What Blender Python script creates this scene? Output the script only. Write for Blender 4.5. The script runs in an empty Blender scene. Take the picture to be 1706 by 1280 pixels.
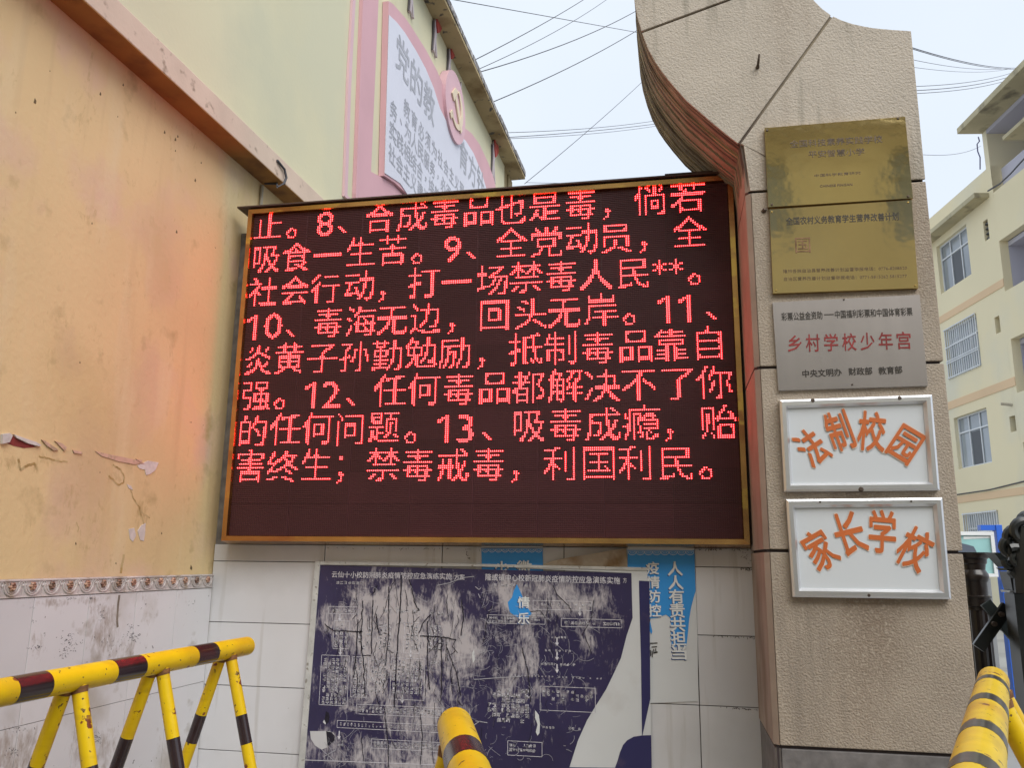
import bpy, bmesh, math, random
from mathutils import Vector, Matrix
random.seed(7)
R = math.radians
S = bpy.context.scene
COL = S.collection
# ------------------------------------------------------------------ camera, sky, sun, exposure
H = 1.45                                   # eye height
FPX = 1377.17                              # focal length in pixels of the 1706 px wide photograph
CR = Vector((0.98254736, 0.18568797, 0.01098497))
CU = Vector((0.02802425, -0.20615097, 0.97811882))
CF = Vector((-0.18388946, 0.96074021, 0.20775686))
CAM = Vector((0, 0, H))
cam = bpy.data.cameras.new('camera')
cam.sensor_width = 36; cam.lens = FPX / 1706 * 36; cam.clip_start = 0.02; cam.clip_end = 500
co = bpy.data.objects.new('camera', cam); COL.objects.link(co)
m = Matrix.Identity(4)
for i, a in enumerate((CR, CU, -CF)):
    for j in range(3): m[j][i] = a[j]
m.translation = CAM
co.matrix_world = m
S.camera = co
SUN_EL, SUN_AZ = R(45), R(145)             # sun behind thin cloud, behind the camera's right shoulder
w = bpy.data.worlds.new('World'); S.world = w; w.use_nodes = True
nt = w.node_tree; nt.nodes.clear()
sky = nt.nodes.new('ShaderNodeTexSky'); sky.sky_type = 'NISHITA'; sky.sun_disc = False
sky.sun_elevation = SUN_EL; sky.sun_rotation = SUN_AZ; sky.dust_density = 4; sky.air_density = 1.2
skm = nt.nodes.new('ShaderNodeVectorMath'); skm.operation = 'SCALE'; skm.inputs['Scale'].default_value = 0.09
nt.links.new(sky.outputs[0], skm.inputs[0])
tc = nt.nodes.new('ShaderNodeTexCoord'); nz = nt.nodes.new('ShaderNodeTexNoise'); nz.inputs['Scale'].default_value = 2.2
nz.inputs['Detail'].default_value = 3
nt.links.new(tc.outputs['Generated'], nz.inputs['Vector'])
cr = nt.nodes.new('ShaderNodeValToRGB')
cr.color_ramp.elements[0].position = .3; cr.color_ramp.elements[0].color = (.72, .80, .94, 1)
cr.color_ramp.elements[1].position = .7; cr.color_ramp.elements[1].color = (.80, .875, .965, 1)
nt.links.new(nz.outputs['Fac'], cr.inputs[0])
mx = nt.nodes.new('ShaderNodeMix'); mx.data_type = 'RGBA'; mx.inputs['Factor'].default_value = .93
nt.links.new(skm.outputs[0], mx.inputs['A']); nt.links.new(cr.outputs[0], mx.inputs['B'])
bg = nt.nodes.new('ShaderNodeBackground'); bg.inputs['Strength'].default_value = 0.55
nt.links.new(mx.outputs['Result'], bg.inputs['Color'])
wo = nt.nodes.new('ShaderNodeOutputWorld'); nt.links.new(bg.outputs[0], wo.inputs[0])
sl = bpy.data.lights.new('sun', 'SUN'); sl.energy = 1.5; sl.angle = R(50); sl.color = (1, .97, .92)
so = bpy.data.objects.new('sun', sl); COL.objects.link(so)
sd = Vector((math.sin(SUN_AZ) * math.cos(SUN_EL), math.cos(SUN_AZ) * math.cos(SUN_EL), math.sin(SUN_EL)))
so.rotation_euler = sd.to_track_quat('Z', 'Y').to_euler()
S.view_settings.view_transform = 'Standard'; S.view_settings.look = 'None'
S.view_settings.exposure = 1.05; S.view_settings.gamma = 1; S.view_settings.use_curve_mapping = False

# ------------------------------------------------------------------ frames: a plane of the place with axes u (right), v (up), n (out of it)
def ray(x, y): return CF * FPX + CR * (x - 853) - CU * (y - 640)
class Fr:
    def __init__(s, o, u, v, n): s.o, s.u, s.v, s.n = Vector(o), Vector(u).normalized(), Vector(v).normalized(), Vector(n).normalized()
    def p(s, a, b, c=0): return s.o + s.u * a + s.v * b + s.n * c
    def off(s, c): return Fr(s.o + s.n * c, s.u, s.v, s.n)
    def q(s, x, y, c=0):
        r = ray(x, y); P = CAM + r * (((s.o + s.n * c - CAM).dot(s.n)) / r.dot(s.n)) - s.o
        return (P.dot(s.u), P.dot(s.v))
Z = Vector((0, 0, 1))
def FY(Y): return Fr((0, Y, H), (1, 0, 0), Z, (0, -1, 0))
WD = 3.948; WT = 4.048; WP = 3.48           # screen face, tiled wall, pillar front
LA = 0.0289
LD = Vector((math.sin(LA), math.cos(LA), 0)); LN = Vector((math.cos(LA), -math.sin(LA), 0))
FL = Fr(Vector((-2.356, WT, H)), LD, Z, LN)  # lower wall of the yellow building; u = 0 at the corner
FU = FL.off(.10)                             # its upper wall
BA = R(-8.8)
BD = Vector((math.sin(BA), math.cos(BA), 0)); BN = Vector((-math.cos(BA), math.sin(BA), 0))
_r = ray(1600, 673); B0 = CAM + _r * (27 / _r[1]); B0.z = H
FB = Fr(B0, BD, Z, BN)
# ------------------------------------------------------------------ materials
MATS = {}
def mat(name, col, rough=.7, metal=0, var=.08, vs=2.0, bump=0, bs=60, bdist=.004, col2=None, c2s=4, c2lo=.55, c2hi=.65, stretch=None,
        emit=None, estr=0, rnd=0, coat=0, speck=None, det=6, spec=.5):
    if name in MATS: return MATS[name]
    M = bpy.data.materials.new(name); M.use_nodes = True; t = M.node_tree; N = t.nodes; L = t.links
    b = N['Principled BSDF']; b.inputs['Roughness'].default_value = rough; b.inputs['Metallic'].default_value = metal
    b.inputs['Specular IOR Level'].default_value = spec
    if coat: b.inputs['Coat Weight'].default_value = coat; b.inputs['Coat Roughness'].default_value = .15
    g = N.new('ShaderNodeNewGeometry'); src = g.outputs['Position']
    def noise(scale, st=None, detail=det):
        n = N.new('ShaderNodeTexNoise'); n.inputs['Scale'].default_value = scale; n.inputs['Detail'].default_value = detail
        if st:
            mp = N.new('ShaderNodeMapping'); mp.inputs['Scale'].default_value = st; L.new(src, mp.inputs[0]); L.new(mp.outputs[0], n.inputs['Vector'])
        else: L.new(src, n.inputs['Vector'])
        return n.outputs['Fac']
    def ramp(f, lo, hi, a=0, c=1):
        r = N.new('ShaderNodeMapRange'); r.inputs['From Min'].default_value = lo; r.inputs['From Max'].default_value = hi
        r.inputs['To Min'].default_value = a; r.inputs['To Max'].default_value = c; L.new(f, r.inputs['Value']); return r.outputs[0]
    def mixc(f, A, B):
        x = N.new('ShaderNodeMix'); x.data_type = 'RGBA'; L.new(f, x.inputs['Factor'])
        for k, v in (('A', A), ('B', B)):
            if isinstance(v, (tuple, list)): x.inputs[k].default_value = (*v, 1)
            else: L.new(v, x.inputs[k])
        return x.outputs['Result']
    c = tuple(col)
    cur = mixc(ramp(noise(vs, stretch), .3, .7), tuple(k * (1 - var) for k in c), tuple(min(1, k * (1 + var)) for k in c))
    if col2: 
        for cc in (col2 if isinstance(col2[0], (tuple, list)) else [(col2, c2s, c2lo, c2hi, stretch)]):
            cur = mixc(ramp(noise(cc[1], cc[4] if len(cc) > 4 else None), cc[2], cc[3]), cur, tuple(cc[0]))
    if speck:
        cur = mixc(ramp(noise(speck[1], None, 2), speck[2], speck[2] + .03), cur, tuple(speck[0]))
    if rnd:
        oi = N.new('ShaderNodeObjectInfo'); hv = N.new('ShaderNodeHueSaturation'); L.new(ramp(oi.outputs['Random'], 0, 1, 1 - rnd, 1 + rnd), hv.inputs['Value'])
        L.new(cur, hv.inputs['Color']); cur = hv.outputs[0]
    L.new(cur, b.inputs['Base Color'])
    if bump:
        bp = N.new('ShaderNodeBump'); bp.inputs['Strength'].default_value = bump; bp.inputs['Distance'].default_value = bdist
        L.new(noise(bs, None, 5), bp.inputs['Height']); L.new(bp.outputs[0], b.inputs['Normal'])
    if emit: b.inputs['Emission Color'].default_value = (*emit, 1); b.inputs['Emission Strength'].default_value = estr
    MATS[name] = M; M['_last'] = 0
    return M
# ------------------------------------------------------------------ meshes
class MB:
    def __init__(s): s.v = []; s.f = []; s.c = []
    def cut(s): s.c.append((len(s.v), len(s.f))); return s
    def add(s, vs, fs):
        k = len(s.v); s.v += [tuple(x) for x in vs]; s.f += [tuple(i + k for i in f) for f in fs]; return s
    def boxf(s, F, a0, a1, b0, b1, c0, c1):
        P = [F.p(a, b, c) for c in (c0, c1) for b in (b0, b1) for a in (a0, a1)]
        return s.add(P, [(0, 2, 3, 1), (4, 5, 7, 6), (0, 1, 5, 4), (2, 6, 7, 3), (0, 4, 6, 2), (1, 3, 7, 5)])
    def box(s, x0, x1, y0, y1, z0, z1): return s.boxf(WF, x0, x1, y0, y1, z0, z1)
    def prism(s, F, pts, c0, c1):
        n = len(pts); P = [F.p(a, b, c0) for a, b in pts] + [F.p(a, b, c1) for a, b in pts]
        return s.add(P, [tuple(range(n))[::-1], tuple(range(n, 2 * n))] + [(i, (i + 1) % n, n + (i + 1) % n, n + i) for i in range(n)])
    def sheet(s, F, pts, c): return s.add([F.p(a, b, c) for a, b in pts], [tuple(range(len(pts)))])
    def tube(s, pts, r, n=8, cap=True):
        pts = [Vector(p) for p in pts]; rs = r if isinstance(r, (list, tuple)) else [r] * len(pts); k = len(s.v); ref = None
        for i, p in enumerate(pts):
            d = (pts[min(i + 1, len(pts) - 1)] - pts[max(i - 1, 0)]).normalized()
            if ref is None: ref = d.orthogonal().normalized()
            ref = (ref - d * ref.dot(d)).normalized(); b = d.cross(ref)
            for j in range(n):
                a = 2 * math.pi * j / n; s.v.append(tuple(p + (ref * math.cos(a) + b * math.sin(a)) * rs[i]))
        for i in range(len(pts) - 1):
            for j in range(n): s.f.append((k + i * n + j, k + i * n + (j + 1) % n, k + (i + 1) * n + (j + 1) % n, k + (i + 1) * n + j))
        if cap: s.f.append(tuple(k + j for j in range(n))[::-1]); s.f.append(tuple(k + (len(pts) - 1) * n + j for j in range(n)))
        return s
    def lathe(s, base, prof, n=16, flute=0):
        k = len(s.v)
        for r, z in prof:
            for j in range(n):
                a = 2 * math.pi * j / n; rr = r * (1 - (flute if j % 2 else 0)); s.v.append((base[0] + rr * math.cos(a), base[1] + rr * math.sin(a), base[2] + z))
        m_ = len(prof)
        for i in range(m_ - 1):
            for j in range(n): s.f.append((k + i * n + j, k + i * n + (j + 1) % n, k + (i + 1) * n + (j + 1) % n, k + (i + 1) * n + j))
        s.f.append(tuple(k + j for j in range(n))[::-1]); s.f.append(tuple(k + (m_ - 1) * n + j for j in range(n)))
        return s
    def strip(s, F, pts, wd, c):      # ribbon lying on a frame
        for (a0, b0), (a1, b1) in zip(pts[:-1], pts[1:]):
            d = Vector((a1 - a0, b1 - b0)); L_ = d.length or 1; nx, ny = -d.y / L_ * wd / 2, d.x / L_ * wd / 2
            s.add([F.p(a0 - nx, b0 - ny, c), F.p(a0 + nx, b0 + ny, c), F.p(a1 + nx, b1 + ny, c), F.p(a1 - nx, b1 - ny, c)], [(0, 1, 2, 3)])
        return s
WF = Fr((0, 0, 0), (1, 0, 0), (0, 1, 0), (0, 0, 1))
def link(o, parent=None):
    COL.objects.link(o)
    if parent: o.parent = parent
    return o
def mesh(name, mb, mt, origin=(0, 0, 0), bevel=0, smooth=False, fix=True):
    O = Vector(origin); me = bpy.data.meshes.new(name)
    me.from_pydata([tuple(Vector(v) - O) for v in mb.v], [], mb.f)
    bm = bmesh.new(); bm.from_mesh(me)
    if fix: bmesh.ops.recalc_face_normals(bm, faces=bm.faces)
    big = [f for f in bm.faces if len(f.verts) > 4]
    if bevel: bmesh.ops.bevel(bm, geom=bm.edges[:], offset=bevel, segments=2, profile=.6, affect='EDGES', clamp_overlap=True)
    big = [f for f in bm.faces if len(f.verts) > 4]
    if big: bmesh.ops.triangulate(bm, faces=big)
    if smooth:
        for f in bm.faces: f.smooth = True
        for e in bm.edges:
            if len(e.link_faces) == 2 and e.calc_face_angle(0) > .6: e.smooth = False
    bm.to_mesh(me); bm.free()
    if isinstance(mt, (list, tuple)):
        for k in mt: me.materials.append(k)
    else: me.materials.append(mt)
    return me
def rootloc(p):
    L_ = Vector((0, 0, 0))
    while p: L_ += p.location; p = p.parent
    return L_
def part(name, mb, mt, parent, **k):
    if len(mb.c) > 1 and k.get('kind') is None:            # pieces that stand apart become parts of their own
        cs = mb.c + [(len(mb.v), len(mb.f))]
        for (v0, f0), (v1, f1) in zip(cs[:-1], cs[1:]):
            if f1 == f0: continue
            m2 = MB(); m2.v = mb.v[v0:v1]; m2.f = [tuple(i - v0 for i in f) for f in mb.f[f0:f1]]; part(name, m2, mt, parent, **k)
        return None
    lab = k.pop('label', None); kind = k.pop('kind', None)
    o = bpy.data.objects.new(name, mesh(name, mb, mt, rootloc(parent), **k)); link(o, parent)
    if lab: o['label'] = lab
    if kind: o['kind'] = kind
    return o
def thing(name, label, cat, loc, group=None):
    o = bpy.data.objects.new(name, None); link(o); o.location = loc; o.empty_display_size = .1
    o['label'] = label; o['category'] = cat
    if group: o['group'] = group
    return o
def solo(name, mb, mt, label, cat, loc, group=None, **k):
    o = bpy.data.objects.new(name, mesh(name, mb, mt, loc, **k)); link(o); o.location = loc; o['label'] = label; o['category'] = cat
    if group: o['group'] = group
    return o
def struct(name, mb, mt, **k):
    o = bpy.data.objects.new(name, mesh(name, mb, mt, (0, 0, 0), **k)); link(o); o['kind'] = 'structure'; return o
def inst(name, me, parent, loc):          # a part that shares its mesh with its siblings; loc in the parent's space
    o = bpy.data.objects.new(name, me); link(o, parent); o.location = loc; return o
# ------------------------------------------------------------------ lettering
TC = {}
def glyphs(s, bold=0.0):
    k = (s, bold)
    if k not in TC:
        cu = bpy.data.curves.new('t', 'FONT'); cu.body = s; cu.size = 1; cu.offset = bold; cu.resolution_u = 2
        o = bpy.data.objects.new('t', cu); COL.objects.link(o); bpy.context.view_layer.update()
        e = o.evaluated_get(bpy.context.evaluated_depsgraph_get()); me = e.to_mesh()
        vs = [(v.co.x, v.co.y) for v in me.vertices]; fs = [tuple(p.vertices) for p in me.polygons]
        e.to_mesh_clear(); bpy.data.objects.remove(o); bpy.data.curves.remove(cu)
        TC[k] = (vs, fs)
    return TC[k]
def text_fit(mb, F, s, pL, pR, h, c=.0015, bold=0.0, slant=0):
    """lettering between two points (a,b) at mid height on frame F, h metres tall"""
    vs, fs = glyphs(s)
    if not vs: return
    mb.cut(); off = [(0, 0)]
    if bold: off += [(bold * math.cos(R(45 * k)), bold * math.sin(R(45 * k))) for k in range(8)]
    x0 = min(v[0] for v in vs); x1 = max(v[0] for v in vs); y0 = min(v[1] for v in vs); y1 = max(v[1] for v in vs)
    a = Vector(pL); d = Vector(pR) - a; L_ = d.length; d.normalize(); e = Vector((-d.y, d.x))
    for n_, (ox, oy) in enumerate(off):
      out = []
      for x, y in vs:
        x += ox; y += oy
        q = a + d * ((x - x0) / (x1 - x0) * L_ + slant * h * ((y - y0) / (y1 - y0) - .5)) + e * (((y - y0) / (y1 - y0) - .5) * h)
        out.append(F.p(q.x, q.y, c + n_ * .00006))
      mb.add(out, fs)
def text_px(mb, F, s, p0, p1, hpx, c=.0015, bold=0.0):
    q0, q1 = F.q(*p0), F.q(*p1); P = F.p(*F.q((p0[0] + p1[0]) / 2, (p0[1] + p1[1]) / 2))
    text_fit(mb, F, s, q0, q1, hpx / FPX * (P - CAM).dot(CF) * 1.02, c, bold)
def pseudo(mb, F, p0, p1, nc, nr, c, fill=.9, dens=6):
    """worn small print, too small to read: nc x nr marks inside a pixel box"""
    a0, b0 = F.q(*p0); a1, b1 = F.q(*p1); ca = (a1 - a0) / nc; cb = (b0 - b1) / nr; k = min(ca, cb) * .92
    for i in range(nc):
        for j in range(nr):
            if random.random() > fill: continue
            x = a0 + ca * (i + .5); y = b0 - cb * (j + .5)
            for q in range(dens):
                if random.random() < .55: w_, h_ = k * random.uniform(.5, 1), k * .16
                else: w_, h_ = k * .16, k * random.uniform(.5, 1)
                u = x + random.uniform(-.5, .5) * (k - w_); v = y + random.uniform(-.5, .5) * (k - h_)
                mb.add([F.p(u - w_ / 2, v - h_ / 2, c), F.p(u + w_ / 2, v - h_ / 2, c), F.p(u + w_ / 2, v + h_ / 2, c), F.p(u - w_ / 2, v + h_ / 2, c)], [(0, 1, 2, 3)])
def frame_px(mb, F, p0, p1, wd, c):
    a0, b0 = F.q(*p0); a1, b1 = F.q(*p1)
    mb.strip(F, [(a0, b0), (a1, b0), (a1, b1), (a0, b1), (a0, b0)], wd, c)
def clip(poly, a, b, side, off):
    """keep the part of a polygon on one side of line a-b, moved by off"""
    d = (b - a).normalized(); n = Vector((-d.y, d.x)) * side; base = a + n * off
    f = lambda p: (p - base).dot(n); out = []
    for i, p in enumerate(poly):
        q = poly[(i + 1) % len(poly)]; fp, fq = f(p), f(q)
        if fp >= 0: out.append(p)
        if fp * fq < 0: out.append(p + (q - p) * (fp / (fp - fq)))
    return out
# ------------------------------------------------------------------ materials of the place
YEL = mat('cream_wall_paint', (.68, .52, .275), .75, var=.07, vs=1.3, bump=.45, bs=38, bdist=.004, speck=((.25, .17, .1), 26, .77),
          col2=[((.66, .47, .33), 2.2, .50, .66), ((.55, .42, .19), 1.1, .52, .70), ((.46, .35, .17), 7.0, .62, .78), ((.60, .45, .24), 3.0, .56, .80, (4, 4, .3)), ((.70, .57, .34), 2.2, .55, .80, (3, 3, .5))])
YEL2 = mat('pale_cream_wall_paint', (.66, .62, .43), .8, var=.05, vs=.8, bump=.2, bs=40, bdist=.004, speck=((.3, .25, .15), 18, .78),
           col2=[((.60, .58, .42), 1.0, .45, .6), ((.47, .44, .27), .9, .62, .75, (1, 1, .2))])
OCH = mat('dark_ochre_soffit_paint', (.32, .16, .045), .85, var=.2, vs=3, col2=[((.17, .08, .03), 5, .5, .7)])  # soffit colour: dark ochre with random browner patches
PKF = mat('dusty_pink_fascia_paint', (.64, .50, .40), .8, var=.08, vs=4, bump=.2, bs=60, col2=[((.33, .24, .18), 14, .62, .72)])
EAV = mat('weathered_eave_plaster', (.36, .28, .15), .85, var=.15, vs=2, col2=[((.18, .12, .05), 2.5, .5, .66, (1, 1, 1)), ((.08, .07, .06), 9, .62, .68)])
DIRT = mat('blackened_edge_plaster', (.16, .15, .15), .9, var=.4, vs=12, col2=[((.45, .43, .42), 15, .5, .6)])
PNK = mat('pink_painted_panel', (.62, .36, .40), .6, var=.06, vs=2)
PNK2 = mat('pale_pink_panel', (.66, .44, .48), .6, var=.05, vs=2)
WPN = mat('pale_lilac_printed_panel', (.64, .65, .74), .55, var=.05, vs=1.2)
GRL = mat('faded_grey_lettering', (.38, .39, .44), .6, var=.15, vs=6)
TIL = mat('glazed_white_wall_tile', (.60, .60, .615), .22, var=.05, vs=2, rnd=.07, spec=.5, col2=[((.42, .40, .37), 3.0, .58, .76, (5, 1, .35)), ((.48, .48, .48), 1.7, .5, .75), ((.27, .25, .22), 22, .74, .79)], bump=.05, bs=6, bdist=.002)
TIL2 = mat('grubby_lilac_wall_tile', (.67, .66, .675), .30, var=.05, vs=2, rnd=.04, col2=[((.44, .40, .35), 2.6, .55, .72), ((.30, .25, .19), 5.5, .64, .76), ((.10, .09, .09), 38, .71, .74)])
GRT = mat('dirty_tile_grout', (.17, .155, .14), .95, var=.4, vs=14)
REL = mat('relief_border_glaze', (.56, .51, .49), .35, var=.12, vs=9, rnd=.1, col2=[((.42, .35, .28), 16, .55, .7)])
FLO = mat('painted_flower_relief', (.36, .21, .14), .4, var=.35, vs=30, rnd=.45, col2=[((.22, .09, .06), 40, .5, .6)])
STU = mat('pinkish_brown_roughcast', (.385, .325, .265), .95, var=.10, vs=5, rnd=.04, bump=.9, bs=125, bdist=.007, col2=[((.25, .195, .15), 2.2, .52, .72, (1, 1, .35)), ((.43, .37, .30), 90, .5, .7), ((.27, .23, .19), 4.5, .62, .80, (2.4, 1, .16))], spec=.2)
STU2 = mat('pale_roughcast', (.48, .43, .37), .95, var=.08, vs=4, rnd=.05, bump=.9, bs=120, bdist=.006, col2=[((.33, .275, .225), 2.0, .52, .74, (1.5, 1, .3)), ((.52, .46, .39), 90, .5, .7), ((.24, .22, .18), 5.2, .58, .74, (2.4, 1, .16))], spec=.2)
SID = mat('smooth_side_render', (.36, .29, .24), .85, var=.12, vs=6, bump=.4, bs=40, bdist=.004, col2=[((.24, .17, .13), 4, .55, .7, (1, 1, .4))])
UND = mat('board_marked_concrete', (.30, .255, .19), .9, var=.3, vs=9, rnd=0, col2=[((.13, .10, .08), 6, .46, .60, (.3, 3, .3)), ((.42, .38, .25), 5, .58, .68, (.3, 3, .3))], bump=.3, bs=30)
GRV = mat('dark_groove', (.05, .04, .045), .9)
PLN = mat('grey_granite_plinth', (.17, .16, .16), .6, var=.25, vs=20, bump=.3, bs=50)
GLD = mat('reflection_toned_gold_trim', (.55, .33, .13), .26, metal=1, var=.2, vs=5, bump=.25, bs=9, bdist=.004, col2=[((.40, .20, .09), 6, .52, .68, (.4, 1, 1)), ((.70, .48, .14), 7, .6, .64, (.5, 1, 1))])  # lighter and darker patches paint uneven reflections into the gold
CAB = mat('brown_sheet_metal', (.07, .045, .035), .5, metal=.3, var=.2)
LEDB = mat('black_led_module_face', (.088, .024, .032), .55, var=.12, vs=5, rnd=.20)
LEDR = mat('module_louvre_plastic', (.095, .029, .037), .6, rnd=.08)
LENS = mat('unlit_led_lens', (.13, .045, .05), .35, rnd=.1)
LIT = mat('lit_red_led', (.9, .2, .15), .4, emit=(1.0, .028, .032), estr=13)
BRS = mat('polished_brass_sheet', (.64, .51, .25), .08, metal=1, var=.10, vs=3, bump=.16, bs=2.0, bdist=.03)
BRS2 = mat('dull_polished_brass_sheet', (.58, .46, .24), .08, metal=1, var=.10, vs=2, bump=.18, bs=1.4, bdist=.05)
BRE = mat('brass_folded_edge', (.55, .38, .13), .35, metal=1)
STL = mat('brushed_steel_sheet', (.43, .395, .39), .34, metal=1, var=.06, vs=3, bump=.15, bs=3, bdist=.01, stretch=(3, 1, .2))
ALU = mat('brushed_aluminium_frame', (.74, .74, .75), .32, metal=.85, var=.06, vs=8, bump=.1, bs=20, bdist=.002)
WHT = mat('white_sign_board', (.63, .665, .70), .35, var=.03, vs=1.5)
ORG = mat('cut_orange_vinyl', (.56, .14, .035), .45, var=.06, vs=12)
HALO = mat('cream_letter_edge', (.72, .62, .54), .5)
BLK = mat('etched_black_lettering', (.035, .028, .022), .5)
BRN = mat('worn_brown_lettering', (.11, .07, .035), .45, var=.4, vs=40)
RDL = mat('dark_red_lettering', (.26, .03, .03), .4, var=.25, vs=25)
SCR = mat('rusty_screw', (.10, .075, .06), .5, metal=.6, var=.4, vs=90)
PYE = mat('chipped_yellow_enamel', (.80, .54, .008), .36, var=.08, vs=5, spec=.3, coat=.12, bump=.35, bs=17, bdist=.004,
          col2=[((.58, .30, .01), 3.5, .52, .75), ((.20, .05, .02), 15, .66, .675), ((.10, .055, .03), 48, .655, .675), ((.66, .43, .012), 9, .55, .70, (1, 1, 3))])
PBK = mat('glossy_black_red_enamel', (.028, .016, .018), .22, var=.4, vs=9, coat=.4, bump=.2, bs=30, bdist=.003, col2=[((.06, .012, .013), 7, .58, .70), ((.26, .13, .02), 30, .72, .74)])
PBK2 = mat('black_enamel_band', (.03, .025, .022), .3, var=.3, vs=9, coat=.3, bump=.15, bs=40, col2=[((.30, .20, .04), 34, .68, .7)])
WEL = mat('rusty_weld', (.20, .09, .03), .8, var=.5, vs=60)
BLU = mat('sky_blue_vinyl', (.035, .28, .70), .4, var=.05, vs=3)
BLU2 = mat('dark_blue_print_shadow', (.02, .07, .23), .5)
PAP = mat('white_vinyl_backing', (.60, .62, .63), .45, var=.04, vs=2, col2=[((.48, .47, .46), 3, .58, .75)])
WTX = mat('white_print', (.70, .72, .72), .5)
NAV = mat('scuffed_navy_print', (.034, .028, .080), .32, var=.2, vs=3)
NAV2 = mat('clean_navy_print', (.030, .029, .105), .35, var=.15, vs=3, col2=[((.08, .06, .11), 8, .6, .75)])
MRK = mat('worn_white_print', (.62, .61, .66), .5, var=.2, vs=60, col2=[((.22, .20, .3), 40, .6, .7)])
INK_GAP = mat('black_ink_and_gap_shadow', (.014, .012, .025), .4, var=.4, vs=30)  # marker ink, also the painted shadow inside the tears
FLP = mat('peeling_aged_paper', (.42, .35, .27), .7, var=.2, vs=6, col2=[((.26, .17, .09), 8, .55, .7)])
IRON = mat('black_painted_iron', (.012, .013, .012), .3, var=.3, vs=9, coat=.2)
IRB = mat('brown_black_painted_iron', (.018, .012, .010), .28, var=.4, vs=9, coat=.2)
GBR = mat('dark_green_painted_steel', (.045, .055, .055), .35, var=.2, vs=6)
FBY = mat('yellow_school_wall_paint', (.84, .74, .49), .85, var=.04, vs=.25, col2=[((.74, .70, .54), .3, .5, .7), ((.52, .46, .30), .7, .62, .8, (1, 1, .2))])
FBO = mat('apricot_band_paint', (.78, .56, .34), .85, var=.05, vs=.5)
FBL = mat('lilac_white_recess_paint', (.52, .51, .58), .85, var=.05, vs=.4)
FBR = mat('weathered_canopy_plaster', (.50, .44, .28), .85, var=.15, vs=.8, col2=[((.22, .19, .13), 1.6, .55, .7)])
GLS = mat('curtained_window_glass', (.34, .38, .41), .12, rnd=.35, var=.25, vs=.6, coat=.5)
GLD2 = mat('dark_open_window', (.035, .04, .045), .3)
WFR = mat('white_window_frame', (.72, .74, .75), .4)
BLP = mat('royal_blue_painted_steel', (.03, .13, .60), .35, var=.05, vs=3)
CON = mat('damp_concrete_ground', (.30, .30, .29), .35, var=.12, vs=.5, bump=.1, bs=9, col2=[((.2, .2, .2), .8, .5, .65)])
ASP = mat('street_asphalt', (.055, .055, .056), .8, var=.2, vs=2, bump=.3, bs=60)
WIR = mat('black_cable', (.06, .06, .07), .7)
PVC = mat('grey_conduit', (.42, .38, .30), .6)
TEAL = mat('teal_notice_print', (.28, .50, .50), .35, var=.15, vs=2.5, col2=[((.34, .45, .22), 3, .6, .7)])
SLT = mat('slate_grey_print', (.10, .12, .16), .4)
GRY = mat('grey_sheet_panel', (.40, .41, .40), .5, var=.05, vs=1)

def scuff(M, centres, col, ax=0, kk=1.0):                # worn and scratched areas of the print, where hands and stickers rubbed it
    t = M.node_tree; N = t.nodes; L = t.links; b = N['Principled BSDF']; src = [n for n in N if n.type == 'NEW_GEOMETRY'][0].outputs['Position']
    tot = None
    for P, rx, rz, k in centres:
        sb = N.new('ShaderNodeVectorMath'); sb.operation = 'SUBTRACT'; sb.inputs[1].default_value = P; L.new(src, sb.inputs[0])
        ml = N.new('ShaderNodeVectorMath'); ml.operation = 'MULTIPLY'; ml.inputs[1].default_value = (0, 1 / rx, 1 / rz) if ax else (1 / rx, 0, 1 / rz); L.new(sb.outputs[0], ml.inputs[0])
        ln = N.new('ShaderNodeVectorMath'); ln.operation = 'LENGTH'; L.new(ml.outputs[0], ln.inputs[0])
        mr = N.new('ShaderNodeMapRange'); mr.interpolation_type = 'SMOOTHSTEP'; mr.inputs['From Min'].default_value = .35; mr.inputs['From Max'].default_value = 1.25
        mr.inputs['To Min'].default_value = k; mr.inputs['To Max'].default_value = 0; L.new(ln.outputs['Value'], mr.inputs['Value'])
        if tot is None: tot = mr.outputs[0]
        else:
            a = N.new('ShaderNodeMath'); a.operation = 'MAXIMUM'; L.new(tot, a.inputs[0]); L.new(mr.outputs[0], a.inputs[1]); tot = a.outputs[0]
    def nz(scale, st, det, dist=0):
        mp = N.new('ShaderNodeMapping'); mp.inputs['Scale'].default_value = st; L.new(src, mp.inputs[0])
        n = N.new('ShaderNodeTexNoise'); n.inputs['Scale'].default_value = scale; n.inputs['Detail'].default_value = det; n.inputs['Roughness'].default_value = .68
        n.inputs['Distortion'].default_value = dist; L.new(mp.outputs[0], n.inputs['Vector']); return n.outputs['Fac']
    def mth(op, a, b_, cl=False):
        x = N.new('ShaderNodeMath'); x.operation = op; x.use_clamp = cl
        for i, v in enumerate((a, b_)):
            if isinstance(v, (int, float)): x.inputs[i].default_value = v
            else: L.new(v, x.inputs[i])
        return x.outputs[0]
    f1 = mth('MULTIPLY', mth('SUBTRACT', nz(7, (1, 1, .7), 12, .9), .5), 2.6)
    f2 = mth('MULTIPLY', mth('SUBTRACT', nz(55, (1.3, 1, .35), 8, .5), .5), 1.5)
    f = mth('ADD', mth('ADD', tot, f1), f2)
    mr = N.new('ShaderNodeMapRange'); mr.inputs['From Min'].default_value = .30; mr.inputs['From Max'].default_value = .84; mr.inputs['To Max'].default_value = .92; L.new(f, mr.inputs['Value'])
    old = b.inputs['Base Color'].links[0].from_socket
    x = N.new('ShaderNodeMix'); x.data_type = 'RGBA'; L.new(mr.outputs[0], x.inputs['Factor']); L.new(old, x.inputs['A']); x.inputs['B'].default_value = (*col, 1)
    L.new(x.outputs['Result'], b.inputs['Base Color'])
def wp(x, y, Y=4.02):
    a, b = FY(Y).q(x, y); return (a, Y, b + H)
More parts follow.
